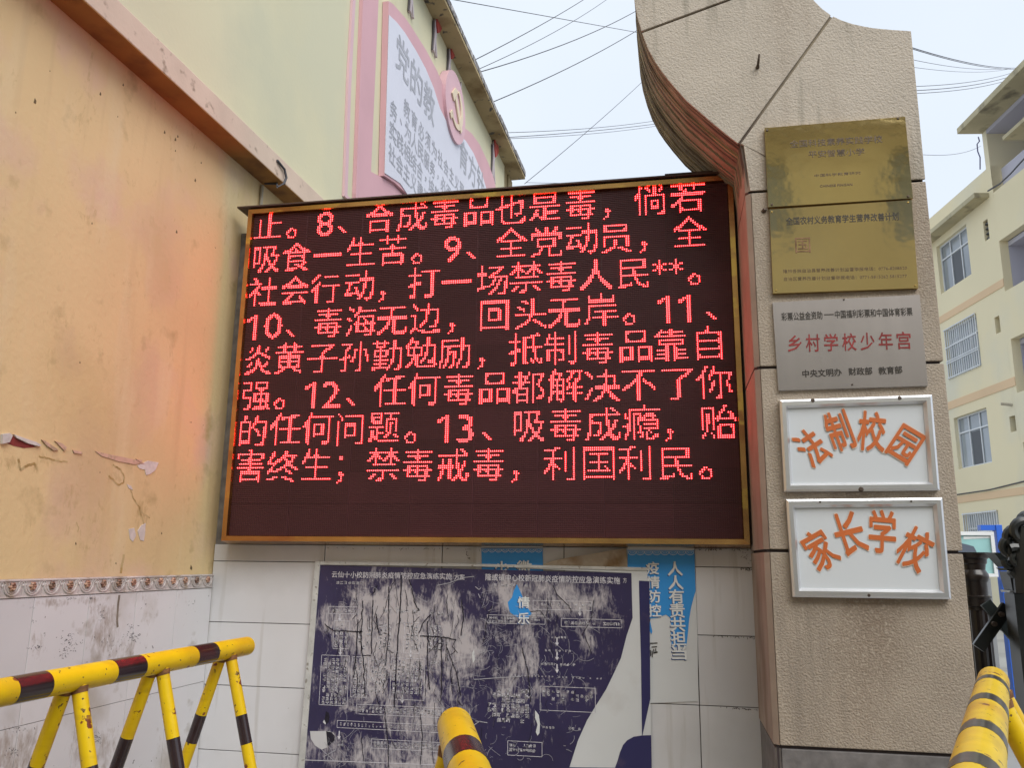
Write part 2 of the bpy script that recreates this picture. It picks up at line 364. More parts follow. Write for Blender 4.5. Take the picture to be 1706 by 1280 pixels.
scuff(NAV, [(wp(650, 1050), .36, .30, .86), (wp(740, 1060), .26, .34, .66), (wp(560, 1030), .16, .10, .75), (wp(560, 1250), .5, .10, .55), (wp(700, 1265), .5, .10, .62), (wp(910, 1000), .42, .13, .70), (wp(960, 1050), .28, .22, .50), (wp(790, 1130), .62, .34, .30), (wp(845, 1140), .14, .2, .5), (wp(600, 1130), .26, .2, .66), (wp(690, 1170), .3, .25, .60), (wp(880, 1080), .1, .2, .5), (wp(855, 990), .12, .10, .75)], (.50, .47, .49))
def lp(x, y):
    P = FL.p(*FL.q(x, y)); return tuple(P)
scuff(TIL2, [(lp(170, 1055), .16, .10, .55), (lp(200, 1090), .12, .10, .42), (lp(165, 1020), .1, .06, .35), (lp(160, 1240), .2, .12, .5), (lp(20, 1250), .15, .12, .55), (lp(60, 1080), .12, .07, .3), (lp(120, 1002), .3, .02, .4), (lp(290, 1010), .3, .12, .12)], (.36, .30, .26), 1)
scuff(YEL, [(lp(190, 795), .08, .05, .38), (lp(235, 860), .07, .09, .35), (lp(40, 775), .1, .04, .38), (lp(80, 765), .1, .03, .3), (lp(112, 825), .05, .06, .2)], (.45, .33, .15), 1)

# ------------------------------------------------------------------ ground
mb = MB(); mb.add([(-80, -80, 0), (120, -80, 0), (120, 140, 0), (-80, 140, 0)], [(0, 1, 2, 3)]); struct('ground', mb, CON)
mb = MB(); mb.add([(-40, -10, .004), (60, -10, .004), (60, 2.2, .004), (-40, 2.2, .004)], [(0, 1, 2, 3)]); struct('road', mb, ASP)

# ------------------------------------------------------------------ yellow building on the left
G = -H                                     # the ground in frame heights
SOF = 2.187
t = thing('yellow_building', 'cream painted building along the left with a pink banner board high on its wall', 'building', (-4.5, 4, 0))
mb = MB(); mb.boxf(FL, -7, 6.3, G, SOF, -5, 0); part('lower_wall', mb, YEL, t)
mb = MB(); mb.boxf(FL, -7, 6.4, SOF, SOF + .004, -.02, .132); part('soffit', mb, OCH, t, label='dark ochre-brown soffit under the pink ledge')
mb = MB(); mb.boxf(FL, -7, 6.4, SOF + .005, SOF + .14, -.3, .133); part('ledge', mb, PKF, t, bevel=.004, label='dusty pink concrete ledge between the storeys')
mb = MB(); mb.boxf(FL, -7, 6.1, SOF + .135, 5.224, -5, .10); part('upper_wall', mb, YEL2, t)
a0 = FU.q(862, 300)[0]
mb = MB(); mb.boxf(FU, 6.12, 6.34, SOF + .14, 5.22, -.5, -.02); mb.cut().boxf(FU, 6.36, 6.6, SOF + .14, 5.22, -.5, .0); part('end_pilaster', mb, EAV, t, label='water-stained pilaster at the far end of the upper wall')
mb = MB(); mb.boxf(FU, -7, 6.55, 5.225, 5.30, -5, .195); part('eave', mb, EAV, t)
mb = MB()
x = -7.0
while x < 6.5:
    l = random.uniform(.25, .7); mb.boxf(FU, x, min(x + l, 6.56), 5.255 + random.uniform(0, .012), 5.315 + random.uniform(0, .025), .15, .197 + random.uniform(0, .010)); x += l
part('eave_edge', mb, DIRT, t, label='blackened crumbling edge of the eave')
# wainscot of white tiles; each tile an object, alike tiles share a mesh
wt = bpy.data.objects.new('wainscot', None); link(wt, t); wt.location = FL.p(0, 0, 0) - rootloc(t)
bt = -.162
mbb = MB(); mbb.boxf(FL, -3.55, -.004, G, bt, .0015, .007); part('grout_bed', mbb, GRT, wt)
rows = [(bt, -.622), (-.622, -1.082), (-1.082, G)]
tm = {}
for (z1, z0) in rows:
    hh = z1 - z0; k = round(hh, 3)
    if k not in tm:
        mm = MB(); mm.boxf(Fr((0, 0, 0), LD, Z, LN), .0012, .2988, .0012, hh - .0012, 0, .008); tm[k] = mesh('tile', mm, TIL2, bevel=.0012)
    for i in range(11):
        P = FL.p(-.004 - .3 * (i + 1), z0, .004); inst('tile', tm[k], wt, P - rootloc(wt))
# relief border: one tile per flower, the flower its own piece
bd = bpy.data.objects.new('relief_border', None); link(bd, t); bd.location = FL.p(0, 0, 0) - rootloc(t)
F0 = Fr((0, 0, 0), LD, Z, LN); bw = .0975; bh = .069
mm = MB(); mm.boxf(F0, .0006, bw - .0006, 0, bh, 0, .009)
mm.tube([F0.p(bw / 2 + .038 * math.cos(a), .046 + .036 * math.sin(a), .010) for a in [math.pi + math.pi * i / 12 for i in range(13)]], .0042, 6)
mm.tube([F0.p(bw / 2 + .026 * math.cos(a), .046 + .029 * math.sin(a), .010) for a in [math.pi + math.pi * i / 10 for i in range(11)]], .0026, 6)
mm.tube([F0.p(0, .064, .010), F0.p(bw, .064, .010)], .0035, 5); mm.tube([F0.p(0, .004, .009), F0.p(bw, .004, .009)], .003, 5)
for sx in (.006, bw - .006):
    mm.tube([F0.p(sx + .012 * math.cos(a) * (1 if sx < .05 else -1), .052 + .010 * math.sin(a), .010) for a in [math.pi * 1.6 * i / 9 - .6 for i in range(10)]], .0026, 5)
bm_ = mesh('border_tile', mm, REL, smooth=True)
mm = MB()
for k in range(6):
    a = k * math.pi / 3; mm.tube([F0.p(bw / 2, .042, .009), F0.p(bw / 2 + .010 * math.cos(a), .042 + .011 * math.sin(a), .014), F0.p(bw / 2 + .017 * math.cos(a), .042 + .017 * math.sin(a), .010)], [.003, .007, .002], 6)
mm.tube([F0.p(bw / 2, .042, .008), F0.p(bw / 2, .042, .018)], [.006, .003], 7)
fm_ = mesh('flower', mm, FLO, smooth=True)
for i in range(36):
    P = FL.p(-.004 - bw * (i + 1), bt + .001, .003); o = inst('border_tile', bm_, bd, P - rootloc(bd)); inst('flower', fm_, o, (0, 0, 0))
# flaking paint on the lower wall
PLS = mat('bare_white_plaster', (.62, .57, .54), .9, var=.15, vs=20, bump=.5, bs=50)
MAR = mat('old_maroon_undercoat', (.22, .035, .03), .8, var=.3, vs=20)
mb = MB()
def blot(F, pxs, c0, c1, into): into.cut().prism(F, [F.q(*p) for p in pxs], c0, c1)
blot(FL, [(228, 776), (246, 768), (264, 771), (258, 784), (250, 790), (243, 792), (241, 783), (232, 781)], 0, .002, mb)
blot(FL, [(235, 876), (242, 872), (241, 890), (239, 902), (233, 900), (229, 885)], 0, .002, mb)
blot(FL, [(214, 882), (223, 880), (226, 893), (221, 903), (216, 898)], 0, .002, mb)
blot(FL, [(211, 807), (218, 810), (221, 817), (214, 814)], 0, .002, mb)
blot(FL, [(0, 724), (12, 722), (17, 726), (12, 737), (0, 740)], .001, .012, mb)
blot(FL, [(20, 724), (40, 731), (58, 737), (66, 742), (62, 744), (44, 739), (25, 730)], .001, .009, mb)
part('bare_plaster_patch', mb, PLS, t)
mb = MB(); blot(FL, [(17, 727), (28, 728), (45, 737), (60, 745), (40, 747), (22, 743), (10, 738)], 0, .0015, mb); part('undercoat_patch', mb, MAR, t, label='dark red undercoat showing below a lifted paint flake')
LFT = mat('pinkish_lifted_paint', (.60, .40, .30), .8, var=.15, vs=12, col2=[((.42, .3, .2), 30, .55, .65)])
mb = MB()
blot(FL, [(68, 733), (74, 735), (90, 746), (96, 750), (88, 751), (76, 743)], .0, .006, mb)
blot(FL, [(90, 735), (102, 739), (110, 746), (106, 752), (98, 743)], .0, .005, mb)
blot(FL, [(120, 750), (135, 753), (136, 757), (122, 755)], .0, .005, mb)
blot(FL, [(158, 752), (180, 757), (205, 762), (232, 768), (240, 773), (222, 774), (196, 769), (168, 760)], .0, .003, mb)
blot(FL, [(225, 765), (236, 767), (233, 771)], .0, .005, mb)
part('lifted_paint_flake', mb, LFT, t)
STN = mat('brown_water_stain', (.40, .27, .10), .85, var=.25, vs=14, bump=.4, bs=60, col2=[((.52, .40, .2), 30, .45, .55)])
mb = MB(); rr = random.Random(3)
for pts, wd in (([(188, 775), (200, 782), (207, 795), (205, 806), (196, 808), (188, 800), (178, 792)], .008), ([(216, 812), (222, 830), (232, 846), (240, 858), (252, 865)], .006), ([(232, 846), (236, 862), (243, 880)], .009), ([(30, 765), (34, 784), (44, 776), (58, 772), (62, 786)], .010), ([(64, 760), (80, 764), (98, 768), (116, 772)], .006), ([(126, 870), (131, 878), (128, 889)], .004),
                ([(207, 925), (203, 942), (201, 960)], .014)):
    q = [FL.q(*p) for p in pts]; f = []
    for (p0, p1) in zip(q[:-1], q[1:]):
        for i in range(5): s = i / 5; f.append((p0[0] + (p1[0] - p0[0]) * s + rr.uniform(-1, 1) * .003, p0[1] + (p1[1] - p0[1]) * s + rr.uniform(-1, 1) * .003))
    mb.cut().strip(FL, f, wd, .0008)
part('stain', mb, STN, t)
mb = MB(); F1 = FL.off(.0125)
f = [F1.q(*p) for p in [(199, 992), (197, 1006), (196, 1020), (195, 1034), (196, 1046)]]; mb.strip(F1, f, .013, .0)
part('drip_stain', mb, mat('grey_brown_drip', (.2, .165, .13), .7, var=.3, vs=20), t)
mb = MB(); rr = random.Random(5)                      # scribbles and scuffs on the tiles
for (cx, cy, sx, sy, n) in [(115, 1072, 18, 16, 60), (105, 1090, 8, 8, 16), (57, 1012, 6, 3, 3), (56, 1036, 5, 3, 6), (73, 1056, 4, 3, 5), (170, 1022, 5, 14, 24), (222, 1060, 12, 10, 36), (215, 1044, 12, 4, 12), (60, 1078, 12, 4, 18), (150, 1115, 12, 10, 24), (160, 1230, 10, 14, 40), (20, 1255, 14, 10, 26), (35, 1215, 20, 5, 20), (118, 997, 9, 2, 12), (152, 997, 8, 2, 10), (185, 1070, 20, 14, 30), (320, 1000, 10, 30, 6)]:
    for i in range(n):
        x = cx + rr.gauss(0, .5) * sx; y = cy + rr.gauss(0, .5) * sy; a = rr.uniform(0, 3.14); l = rr.uniform(.8, 4)
        mb.strip(F1, [F1.q(x, y), F1.q(x + l * math.cos(a), y + l * math.sin(a))], rr.uniform(.0008, .0028), .0)
part('scribble', mb, mat('old_marker_scribble', (.12, .11, .12), .7, var=.3, vs=30), t, kind='stuff')
mb = MB(); rr = random.Random(8)                      # nail holes and chips in the paint
for (x, y, h_) in [(58, 168, 8), (167, 156, 5), (26, 187, 3), (83, 118, 2), (274, 220, 5), (292, 232, 5), (296, 227, 4), (292, 251, 3), (335, 271, 3), (325, 300, 5), (294, 386, 5), (153, 372, 3), (196, 194, 2), (205, 141, 4), (133, 604, 3), (269, 889, 3), (126, 906, 4), (318, 946, 7), (193, 939, 3)]:
    blot(FL, [(x, y - h_ * .6), (x + h_ * .28, y), (x + h_ * .2, y + h_ * .6), (x - h_ * .25, y + h_ * .3)], 0, .0012, mb)
part('paint_chip', mb, mat('exposed_brown_chip', (.14, .1, .05), .9), t)
mb = MB(); q0 = FL.q(434, 308); mb.tube([FL.p(*FL.q(434, 309), .012), FL.p(*FL.q(431, 346), .012)], .010, 8); part('conduit', mb, PVC, t)
mb = MB(); mb.tube([FL.p(*FL.q(436, 306), .02), FL.p(*FL.q(436, 306), .10) - Z * .01, FL.off(.14).p(*FL.off(.14).q(462, 311)), FL.off(.15).p(*FL.off(.15).q(473, 306)), FL.off(.15).p(*FL.off(.15).q(477, 296)), FL.off(.145).p(*FL.off(.145).q(474, 282)), FL.off(.14).p(*FL.off(.14).q(462, 267))], .0075, 8)
solo('looped_cable', mb, WIR, 'short black cable looped under and round the pink ledge', 'cable', FL.p(*FL.q(436, 306), .02), smooth=True)

# ------------------------------------------------------------------ banner board on the upper wall
t = thing('banner_board', 'large pink and white slogan board with a round emblem high on the cream wall', 'banner board', FU.p(2.2, SOF + .2, .02))
z6 = lambda x, y: (560 + x / 3.765, y / 3.765)
def P6(F, L_): return [F.q(*z6(*p)) for p in L_]
mb = MB(); mb.prism(FU, P6(FU, [(112, -400), (128, -400), (80, 520), (55, 1225), (80, 1252), (70, 1262), (36, 1230), (62, 500)]), .001, .02); part('outer_trim', mb, PNK2, t)
mb = MB(); mb.prism(FU, P6(FU, [(160, -400), (262, -400), (196, 1078), (330, 1150), (420, 1250), (480, 1420), (105, 1420), (100, 1215)]), .001, .03); part('back_panel', mb, PNK, t)
mb = MB(); mb.prism(FU, P6(FU, [(290, 10), (318, 28), (400, 120), (440, 178), (530, 318), (600, 448), (640, 540), (700, 700), (770, 800), (820, 838), (870, 905), (930, 1030), (965, 1130), (985, 1230), (985, 1460), (480, 1460), (440, 1250), (330, 1150), (262, 1105)]), .004, .055); part('border_panel', mb, PNK, t, label='pink curved border panel')
mb = MB(); FW = FU.off(.057); mb.prism(FW, P6(FW, [(330, 92), (380, 140), (430, 205), (500, 318), (560, 430), (610, 550), (650, 680), (710, 800), (770, 850), (810, 880), (860, 960), (910, 1080), (940, 1180), (945, 1460), (560, 1460), (460, 1240), (400, 1150), (303, 1085)]), 0, .004); part('text_panel', mb, WPN, t, label='pale lilac text panel')
FT = FU.off(.063); mb = MB()
def chars6(s, p0, pk, k, hm, bold):
    a0 = FT.q(*z6(*p0)); ak = FT.q(*z6(*pk)); da = (ak[0] - a0[0]) / k; db = (ak[1] - a0[1]) / k
    for i, ch in enumerate(s):
        if ch in ' ': continue
        a = a0[0] + da * i; b = a0[1] + db * i; hh = hm * (.3 if ch in '，、' else 1)
        text_fit(mb, FT, ch, (a - hh * .47, b), (a + hh * .47, b), hh, 0, bold)
chars6('党的教', (420, 370), (585, 645), 2, .34, .014)
chars6('育方针', (800, 985), (855, 1070), 1, .34, .014)
chars6('教育必须为社会主义现代化', (445, 690), (690, 1050), 6, .165, .010)
chars6('务、为人民服务，必须与生产', (362, 695), (605, 1060), 6, .165, .010)
chars6('实践相结合，培养德智体', (358, 830), (525, 1070), 4, .165, .010)
chars6('社会主义建设者和接', (352, 970), (487, 1145), 3, .165, .010)
part('lettering', mb, GRL, t, label='grey slogan lettering', fix=False)
c = FU.q(*z6(702, 680)); rz = abs(FU.q(*z6(700, 452))[1] - FU.q(*z6(712, 903))[1]) / 2
mb = MB(); mb.prism(FU, [(c[0] + rz * .98 * math.cos(a), c[1] + rz * math.sin(a)) for a in [2 * math.pi * i / 40 for i in range(40)]], .004, .085)
em = part('emblem_disc', mb, mat('faded_pink_disc', (.66, .42, .47), .6), t)
FE = FU.off(.088); mb = MB(); s = rz
def arcp(cx, cy, r, a0, a1, n=14): return [(cx + r * math.cos(R(a0 + (a1 - a0) * i / n)), cy + r * math.sin(R(a0 + (a1 - a0) * i / n))) for i in range(n + 1)]
mb.prism(FE, [(c[0] + x * s, c[1] + y * s) for x, y in arcp(0, 0, .62, -140, 75) + arcp(-.10, .02, .52, 68, -128)], 0, .012)       # sickle blade
mb.prism(FE, [(c[0] + x * s, c[1] + y * s) for x, y in [(-.62, -.50), (-.50, -.62), (-.30, -.42), (-.42, -.30)]], 0, .012)
mb.prism(FE, [(c[0] + x * s, c[1] + y * s) for x, y in [(-.22, .18), (-.08, .32), (.56, -.42), (.42, -.56)]], 0, .014)            # hammer handle
mb.prism(FE, [(c[0] + x * s, c[1] + y * s) for x, y in [(-.50, .16), (-.22, .48), (.02, .52), (-.04, .38), (-.30, .02)]], 0, .014)  # hammer head
part('hammer_and_sickle', mb, mat('faded_yellow_emblem', (.70, .58, .42), .5), em)
# the bird shapes beside it
RED = mat('faded_red_cutout', (.42, .06, .05), .6, var=.15, vs=8); LIL = mat('lilac_grey_cutout', (.5, .44, .47), .6); DKE = mat('dark_cutout_edge', (.10, .09, .10), .7)
def bird(cx, cy, sc, label, red=True, big=False):
    a, b = FU.q(cx, cy); L_ = a, b
    t2 = thing('bird_cutout', label, 'wall ornament', FU.p(a, b, .0), 'bird-shaped cutouts along the top of the cream wall')
    body = [(-.04, .9), (.05, .75), (.10, .2), (.02, -.1), (.25, -.8), (.14, -.78), (-.06, -.25), (-.12, -.8), (-.24, -.75), (-.16, .1), (-.2, .6)]
    mb = MB(); mb.prism(FU, [(a + x * sc, b + y * sc) for x, y in body], .005, .03); part('wing', mb, LIL, t2)
    mb = MB(); mb.prism(FU, [(a + x * sc, b + y * sc) for x, y in [(-.24, -.75), (-.16, .1), (-.2, .6), (-.26, .62), (-.22, .0), (-.29, -.75)]], .005, .022); part('edge_strip', mb, DKE, t2)
    if red:
        mb = MB(); mb.prism(FU, [(a + x * sc, b + y * sc) for x, y in [(-.15, .95), (.12, .80), (.42, .95), (.50, .70), (.30, .42), (.06, .22), (-.08, .5)]], .03, .045); part('red_head', mb, RED, t2)
    return t2
bird(722, 62, .24, 'upper bird cutout with red head on the cream wall above the banner text')
bird(746, 104, .20, 'middle bird cutout with red head just above the round emblem')
bird(764, 158, .17, 'lower bird cutout without red, right of the round emblem', red=False)
bird(820, 270, .33, 'large bird cutout with red head near the far end of the cream wall')
bird(683, -3, .22, 'topmost bird cutout cut by the top edge of the picture', red=False)
# ------------------------------------------------------------------ tiled wall under and behind the screen
t = thing('tiled_gate_wall', 'white tiled wall below the red screen, with torn blue posters on it', 'wall', (-1, WT, 0))
FT0 = FY(WT)
mb = MB(); mb.box(-2.354, .39, WT + .012, WT + .30, 0, H + 1.80); part('wall_core', mb, GRT, t)
zs = [.062, -.025, -.331, -.637, -.944, -1.25, G]; xs = [-2.352, -1.736, -1.117, -.51, .105, .388]
cache = {}
for i in range(len(zs) - 1):
    for j in range(len(xs) - 1):
        w_, h_ = xs[j + 1] - xs[j], zs[i] - zs[i + 1]; k = (round(w_, 3), round(h_, 3))
        if k not in cache:
            mm = MB(); mm.boxf(Fr((0, 0, 0), (1, 0, 0), Z, (0, -1, 0)), .002, w_ - .002, .0018, h_ - .0018, -.012, 0); cache[k] = mesh('tile', mm, TIL, bevel=.0015)
        rr = random.uniform(-.0012, .0012)
        inst('tile', cache[k], t, Vector((xs[j], WT + rr, zs[i + 1] + H)) - rootloc(t))
# stains where the wall meets the pillar and under the screen
mb = MB(); rr = random.Random(11); F1 = FY(WT - .0025)
def grime(x0, y0, x1, y1, n, sp, wlo, whi):
    for i in range(n):
        s = rr.random(); x = x0 + (x1 - x0) * s + rr.gauss(0, sp); y = y0 + (y1 - y0) * s + rr.gauss(0, sp * .6); a = rr.uniform(0, 3.1); l = rr.uniform(1, 4)
        mb.strip(F1, [F1.q(x, y), F1.q(x + l * math.cos(a), y + l * math.sin(a))], rr.uniform(wlo, whi), 0)
grime(1262, 950, 1275, 1270, 90, 1.0, .002, .005); grime(1232, 947, 1262, 949, 24, 1.0, .001, .003); grime(1190, 1060, 1266, 1063, 26, .7, .001, .003); grime(1200, 1178, 1273, 1184, 26, .8, .001, .004)
grime(1268, 1062, 1262, 1064, 16, 2.2, .002, .006); grime(1271, 1183, 1266, 1182, 14, 2.2, .002, .006); grime(1160, 915, 1258, 916, 34, 1, .001, .003); grime(1236, 918, 1255, 940, 20, 4, .0008, .002); grime(542, 912, 800, 915, 30, 1, .001, .002); grime(776, 918, 782, 932, 10, 2, .001, .003)
part('grime', mb, mat('black_mould', (.07, .06, .055), .9, var=.3, vs=30), t, kind='stuff')
# ------------------------------------------------------------------ posters glued on the wall
F1 = FY(WT - .0035); F2 = FY(WT - .0055); F3 = FY(WT - .0065); F4 = FY(WT - .0072)
def lace(F, x0, x1, y, n, mb):
    a0, b0 = F.q(x0, y); a1, b1 = F.q(x1, y)
    for r_, rw in ((.5, .0022), (.28, .0016)):
        for i in range(n):
            ca = a0 + (a1 - a0) * (i + .5) / n; rad = (a1 - a0) / n * r_; cb = b0 + (b1 - b0) * (i + .5) / n
            mb.strip(F, [(ca + rad * math.cos(R(180 + 22.5 * k)), cb + .9 * rad * math.sin(R(180 + 22.5 * k))) for k in range(9)], rw, 0)
    mb.strip(F, [(a0, b0 + .006), (a1, b1 + .006)], .0025, 0); mb.strip(F, [(a0, b0), (a1, b1)], .0015, 0)
t = thing('blue_poster', 'blue poster hanging out above the left half of the navy notice board', 'poster', F1.p(*F1.q(853, 1060)), 'blue health slogan posters under the screen')
mb = MB(); mb.prism(F1, [F1.q(*p) for p in [(802, 914), (904, 914), (908, 1090), (806, 1090)]], 0, .0012); part('sheet', mb, BLU, t)
mb = MB(); mb.sheet(F2, [F2.q(*p) for p in [(802, 910.5), (904, 911), (904, 914.2), (802, 913.8)]], 0); part('pale_margin', mb, PAP, t)
mb = MB(); lace(F2, 803, 903, 915.5, 9, mb); part('lace_trim', mb, WTX, t)
def column(F, s, x, y0, dy, px, dx=0, mbw=None, mbs=None):
    for i, ch in enumerate(s):
        cx, cy = x + dx * i, y0 + dy * i
        text_px(mbs, F, ch, (cx - px / 2 - 1.2, cy + 1.3), (cx + px / 2 - 1.2, cy + 1.3), px * .92, .0, .024)
        text_px(mbw, F, ch, (cx - px / 2, cy), (cx + px / 2, cy), px * .92, .0008, .02)
mw, ms = MB(), MB(); column(F2, '少聚集', 836, 947, 27, 23, .4, mw, ms); column(F2, '微笑情乐', 873.5, 946, 28, 24, 0, mw, ms)
part('lettering', mw, WTX, t, fix=False); part('letter_shadow', ms, BLU2, t, fix=False)
z7 = lambda x, y: (1020 + x / 6.093, 900 + y / 6.093)
t = thing('torn_blue_poster', 'torn blue slogan poster right of the navy notice board', 'poster', F1.p(*F1.q(1120, 1150)), 'blue health slogan posters under the screen')
mb = MB(); mb.prism(F1, [F1.q(*p) for p in [z7(155, 85), z7(833, 90), z7(850, 560), z7(866, 980), z7(872, 1640), z7(340, 1660), z7(330, 1000)]], 0, .0008); part('backing', mb, PAP, t)
mb = MB(); mb.prism(F2, [F2.q(*z7(*p)) for p in [(157, 95), (833, 98), (846, 520), (828, 580), (800, 690), (782, 800), (772, 905), (762, 1000), (752, 1088), (680, 1082), (604, 1092), (600, 1010), (596, 930), (640, 900), (600, 870), (590, 800), (575, 782), (545, 760), (500, 775), (465, 792), (380, 800), (392, 860), (408, 930), (398, 960), (370, 905), (345, 700), (352, 280), (155, 285)]], 0, .0008); part('sheet', mb, BLU, t)
mb = MB(); mb.sheet(F3, [F3.q(*z7(*p)) for p in [(157, 52), (833, 84), (833, 100), (157, 96)]], 0); part('pale_margin', mb, PAP, t)
mb = MB(); lace(F3, *[z7(160, 0)[0], z7(830, 0)[0]], z7(0, 116)[1], 8, mb); part('lace_trim', mb, WTX, t)
mw, ms = MB(), MB(); column(F3, '人人有责共担当', 1124.8, 947.8, 23.3, 24, 1.15, mw, ms); column(F3, '疫情防控', 1087.2, 947, 23.6, 21, 1.2, mw, ms)
part('lettering', mw, WTX, t, fix=False); part('letter_shadow', ms, BLU2, t, fix=False)
mb = MB()
for a, b in (((384, 1052), (460, 1048)), ((384, 800), (374, 850)), ((400, 1090), (455, 1085)), ((420, 1110), (425, 1150)), ((440, 1105), (445, 1150)), ((388, 1120), (392, 1180)), ((405, 1125), (408, 1190)), ((415, 1150), (462, 1140)), ((612, 1150), (640, 1148))):
    mb.strip(F3, [F3.q(*z7(*a)), F3.q(*z7(*b))], .0045, .0005)
part('letter_remnant', mb, BLK, t)
F5 = FY(WT - .004)
mb = MB(); n = 9; tp = [z7(0, 0)] 
top = [(905, 940), (925, 934), (950, 929), (975, 925), (1000, 921), (1022, 917), (1043, 914)]; bot = [(905, 944), (930, 944), (955, 945), (980, 945), (1005, 945), (1025, 945), (1046, 945)]
k = len(mb.v)
for i, (p, q) in enumerate(zip(top, bot)):
    F = FY(WT - .004 - .022 * math.sin(math.pi * i / 6)); mb.v.append(tuple(F.p(*F.q(*p)))); mb.v.append(tuple(F5.p(*F5.q(*q))))
for i in range(6): mb.f.append((k + 2 * i, k + 2 * i + 1, k + 2 * i + 3, k + 2 * i + 2))
mb2 = MB(); mb2.v = mb.v + [tuple(Vector(v) + Vector((0, -.0012, 0))) for v in mb.v]; nn = len(mb.v); mb2.f = mb.f + [tuple(i + nn for i in f)[::-1] for f in mb.f]
solo('peeled_paper', mb2, FLP, 'curled brownish scrap of paper peeling between the two blue posters', 'paper scrap', F5.p(*F5.q(975, 940)))

# ------------------------------------------------------------------ navy notice board
FB1 = FY(WT - .0092); FB2 = FY(WT - .0142); FB3 = FY(WT - .0150); FB4 = FY(WT - .0158); FB5 = FY(WT - .0166)
t = thing('notice_board', 'scratched navy notice board leaning flat on the white tiles under the screen', 'notice board', FB1.p(*FB1.q(790, 1290)))
def px(F, pts): return [F.q(*p) for p in pts]
BL = [(527, 940), (493, 1360)]
sl_ = lambda y: 532.5 + (y - 942) * -.088
outer = [(534, 942), (845.9, 946.8), (846.1, 946.8), (846.1, 1000)] 
hole_b = [(846, 1004), (848, 1015), (850, 1021), (857, 1026), (862, 1029), (880, 1029.5), (886, 1023), (878, 1012), (880, 1002), (871, 996), (866, 984), (861, 974), (856, 985), (853, 996)]
sheet = [(534, 942), (1052, 955.5), (1053, 1000), (1054, 1030), (1044, 1060), (1034.6, 1097), (1022, 1124), (1010, 1149), (993, 1176), (978, 1201), (963, 1234.5), (949, 1278), (943, 1360), (496, 1360)]
mb = MB(); mb.sheet(FB1, px(FB1, sheet), .0045); part('printed_sheet', mb, NAV, t, label='worn navy printed sheet with holes')
mb = MB(); bk = [(1052, 950), (1079, 951), (1085, 1160), (1087, 1360), (960, 1360)]
mb.prism(FB1, px(FB1, [(949, 1279), (963, 1234.5), (978, 1201), (993, 1176), (1010, 1149), (1022, 1124), (1034.6, 1097), (1044, 1060), (1054, 1030), (1053, 1000), (1052, 955.5), (860, 947), (860, 942), (1078, 950), (1082, 1000), (1086, 1360), (945, 1360)]), .000, .003); part('bare_panel', mb, PAP, t, label='white bare panel where the print is torn away')
mb = MB(); mb.prism(FB1, px(FB1, [(1064.5, 968), (1082, 969), (1083.5, 1165), (1077, 1195), (1070.6, 1225), (1069.6, 1226), (1068, 1100), (1066, 1030)]), .003, .0048); part('navy_strip', mb, NAV2, t)
mb = MB(); mb.prism(FB1, px(FB1, [(1025, 1279), (1029, 1268), (1033, 1254), (1038, 1242), (1045, 1234), (1056, 1228), (1069.6, 1226), (1085, 1225.5), (1087, 1360), (1010, 1360)]), .003, .0048); part('navy_corner_piece', mb, NAV2, t)
mb = MB(); mb.prism(FB1, px(FB1, [(949, 1279), (1025, 1280), (1020, 1360), (940, 1360)]), .003, .0045); part('navy_bottom_strip', mb, NAV2, t)
mb = MB(); mb.prism(FB1, px(FB1, [(892, 1184), (898, 1192), (900, 1206), (899, 1222), (896, 1226), (893, 1220), (896, 1208), (892, 1196)]), .0046, .0075); part('torn_paper_curl', mb, PAP, t)
# rails
mb = MB(); mb.prism(FB1, px(FB1, [(526, 936), (534, 936), (534, 944), (502, 1360), (491, 1360)]), -.0022, .009); part('left_rail', mb, mat('scuffed_white_rail', (.52, .52, .50), .5, var=.15, vs=20, col2=[((.25, .23, .2), 40, .6, .7)]), t, bevel=.001)
mb = MB(); mb.prism(FB1, px(FB1, [(534.5, 936), (800, 940), (1079, 946), (1079, 951), (800, 944.5), (534.5, 941.4)]), -.0022, .009); part('top_rail', mb, MATS['scuffed_white_rail'], t, bevel=.001)
# tears drawn as patches on the sheet, black ones painting in the shaded gap
mb = MB(); mb.prism(FB2, px(FB2, hole_b), 0, .0007); part('blue_patch', mb, BLU, t, label='irregular patch of bright blue where the navy print is torn')
mw, ms = MB(), MB(); column(FB3, '情乐', 872.5, 1004, 27, 19, 0, mw, ms); part('patch_lettering', mw, WTX, t, fix=False); part('patch_lettering_shadow', ms, BLU2, t, fix=False)
mb = MB(); mb.prism(FB2, px(FB2, [(516.5, 1219), (548, 1219), (556, 1222), (559, 1231), (553, 1238), (545, 1246), (536, 1250), (525, 1243), (518, 1232)]), 0, .0007); part('tear', mb, TIL, t, label='pale torn-out patch at the lower left')
mb = MB(); mb.prism(FB2, px(FB2, [(543.5, 1219), (553, 1221), (558.5, 1228), (557, 1235), (546, 1245)]), .0008, .0014); part('gap_shadow_patch', mb, INK_GAP, t)  # black patch painted for the shadow of the gap behind the tear
mb = MB(); mb.prism(FB2, px(FB2, [(543, 1186), (548, 1188), (549, 1196), (548, 1204), (544, 1207), (541, 1200)]), 0, .0006); part('slit_tear', mb, INK_GAP, t)
mb = MB(); mb.cut().prism(FB2, px(FB2, [(540, 1200), (543, 1206), (542, 1208), (538, 1204)]), 0, .001); mb.cut().prism(FB2, px(FB2, [(786, 1090), (790, 1082), (791, 1100), (788, 1106)]), 0, .001); part('torn_edge', mb, PAP, t)
